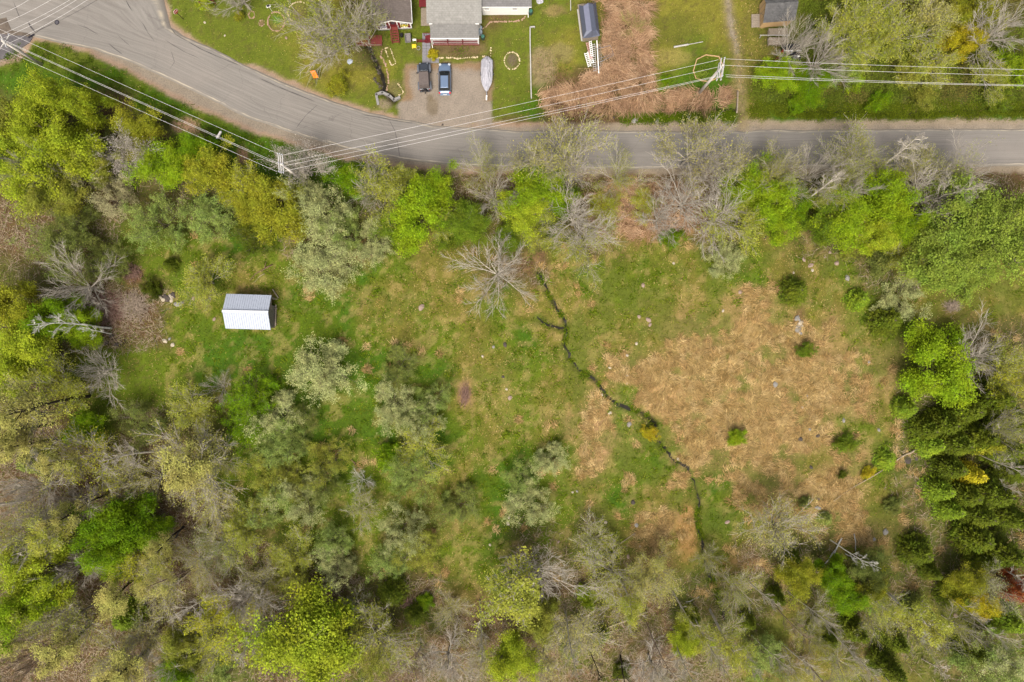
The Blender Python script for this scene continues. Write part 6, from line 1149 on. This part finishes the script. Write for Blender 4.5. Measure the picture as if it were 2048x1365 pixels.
for row in ROCKS.replace('\n', '|').split('|'):
    q = row.split(); x_, y_, r_ = map(float, q[:3]); p_ = G(x_, y_, .03); o = link('field_stone', random.choice(RM[q[3]]), None, p_, random.uniform(0, 6)); k = r_ * S * .78; o.scale = (k * random.uniform(.9, 1.3), k * random.uniform(.7, 1), k)
    tag(o, None, 'rock', 'stones lying in the field'); LABELQ.append((o, ('large ' if r_ >= 7 else 'small ' if r_ < 5 else '') + WDK[q[3]] + ' stone', x_, y_))
for (cx, cy, rx, ry, n_, ms, lb) in [(335, 596, 16, 7, 26, 'd', 'heap of dark rubble stones left of the field shed'), (1598, 655, 7, 18, 16, 'g', 'narrow heap of grey stones below the dark evergreen in the meadow'), (1850, 172, 50, 6, 34, 'g', 'line of grey rubble under the wires at upper right')]:
    e = empty('rubble_heap', G(cx, cy), 0, lb, 'rock pile')
    for k in range(n_):
        q = np.clip(np.random.default_rng(k + int(cx)).normal(0, .5, 2), -1, 1); p_ = G(cx + q[0] * rx, cy + q[1] * ry) - G(cx, cy); s_ = random.uniform(.14, .38); o = link('stone', random.choice(RM[ms if random.random() < .7 else 'c']), e, (p_.x, p_.y, p_.z + .12 * random.random()), random.uniform(0, 6)); o.scale = (s_ * 1.2, s_, s_)
for (x_, y_) in [(421, 979), (376, 984), (374, 997), (385, 1000), (332, 1009), (339, 1055), (336, 1098), (356, 1122), (402, 1028)]:
    o = link('litter_scrap', SM[0], None, G(x_, y_, .05), x_); o.scale = (1, .8, .6); tag(o, None, 'litter', 'white scraps on the wood floor'); LABELQ.append((o, 'tiny white scrap', x_, y_))

# ---------------------------------------------------------------- labels that single each thing out
LM = [('the field shed', 497, 625), ('the road bend pole', 562, 327), ('the pale branch heap', 268, 612), ('the manhole cover', 115, 46), ('the box on the wires', 438, 270), ('the wide bare tree', 1000, 540), ('the meadow edge lime tree', 1884, 736), ('the stream start', 1080, 552), ('the stream bend', 1250, 815),
      ('the stream end', 1440, 1200), ('the long bleached pole', 1720, 966), ('the long fallen trunk', 1200, 1258), ('the parked cars', 870, 160), ('the covered boat', 974, 155), ('the plywood shed', 1548, 30), ('the stop sign', 360, 25), ('the orange sign', 622, 143), ('the rust red tree', 2044, 1176), ('the big bottom lime tree', 620, 1292),
      ('the bright green left tree', 240, 1040), ('the grey shed', 1176, 50), ('the timber ring', 1415, 138), ('the white snag', 150, 660), ('the dry stalk bundle', 930, 787), ('the bottom left corner', 0, 1365), ('the bottom right corner', 2048, 1365), ('the left edge centre', 0, 850), ('the fallen birch', 1660, 1110), ('the curved pale trunk', 415, 1145),
      ('the whitish bare bush', 722, 966), ('the big pine', 1962, 440), ('the right field stick heap', 1904, 612), ('the cottage', 785, 30), ('the dirt track mouth', 1490, 240), ('the scrap trailer', 1579, 116), ('the top right corner', 2048, 0), ('the bottom edge centre', 1024, 1365), ('the short reddish log', 705, 922)]
SPECIAL = {(1884., 736.): 'round bright lime green tree standing at the right edge of the meadow', (2044., 1176.): 'rust red leafed tree at the lower right edge', (620., 1292.): 'very large yellowish lime tree at the bottom edge', (240., 1040.): 'large bright green leafy tree in the left wood',
           (1000., 540.): 'wide bare tree at the top of the meadow, left of the stream start', (722., 966.): 'small whitish bare bush alone in the middle clearing', (1962., 438.): 'huge soft yellow-green pine at the right edge', (866., 107.): 'bright yellow flowering bush by the paver path', (478., 28.): 'small mustard green bush on the upper left lawn',
           (668., 60.): 'large bare spreading tree on the lawn left of the cottage', (1334., 157.): 'low leafy green plant on the lawn left of the timber ring', (1597., 582.): 'round dark evergreen alone at the top of the dry meadow', (405., 6.): 'small yellowish lime shrub beside the maroon swing bench'}
def rel(x, y, L):
    dx, dy = x - L[1], y - L[2]
    if abs(dx) > 2.2 * abs(dy): return 'right of' if dx > 0 else 'left of'
    if abs(dy) > 2.2 * abs(dx): return 'below' if dy > 0 else 'above'
    return ('lower ' if dy > 0 else 'upper ') + ('right of' if dx > 0 else 'left of')
groups = {}
for o, ph, x, y in LABELQ:
    if (float(x), float(y)) in SPECIAL: o['label'] = SPECIAL[(float(x), float(y))]; continue
    L = min((l for l in LM if math.dist((x, y), l[1:]) > 12), key=lambda l: math.dist((x, y), l[1:])); groups.setdefault((ph, rel(x, y, L), L[0]), []).append((math.dist((x, y), L[1:]), o, x, y))
ORD = ['nearest', 'second nearest', 'third nearest', 'fourth nearest', 'fifth nearest', 'sixth nearest', 'seventh nearest', 'eighth nearest']
for (ph, rl, ln_), it in groups.items():
    it.sort(key=lambda t: t[0])
    for i, t in enumerate(it):
        rr_ = rl
        if len(it) == 1: t[1]['label'] = f'{ph} {rr_} {ln_}'
        else: t[1]['label'] = f'{ph}, {ORD[min(i, 7)]} {rr_} {ln_}'
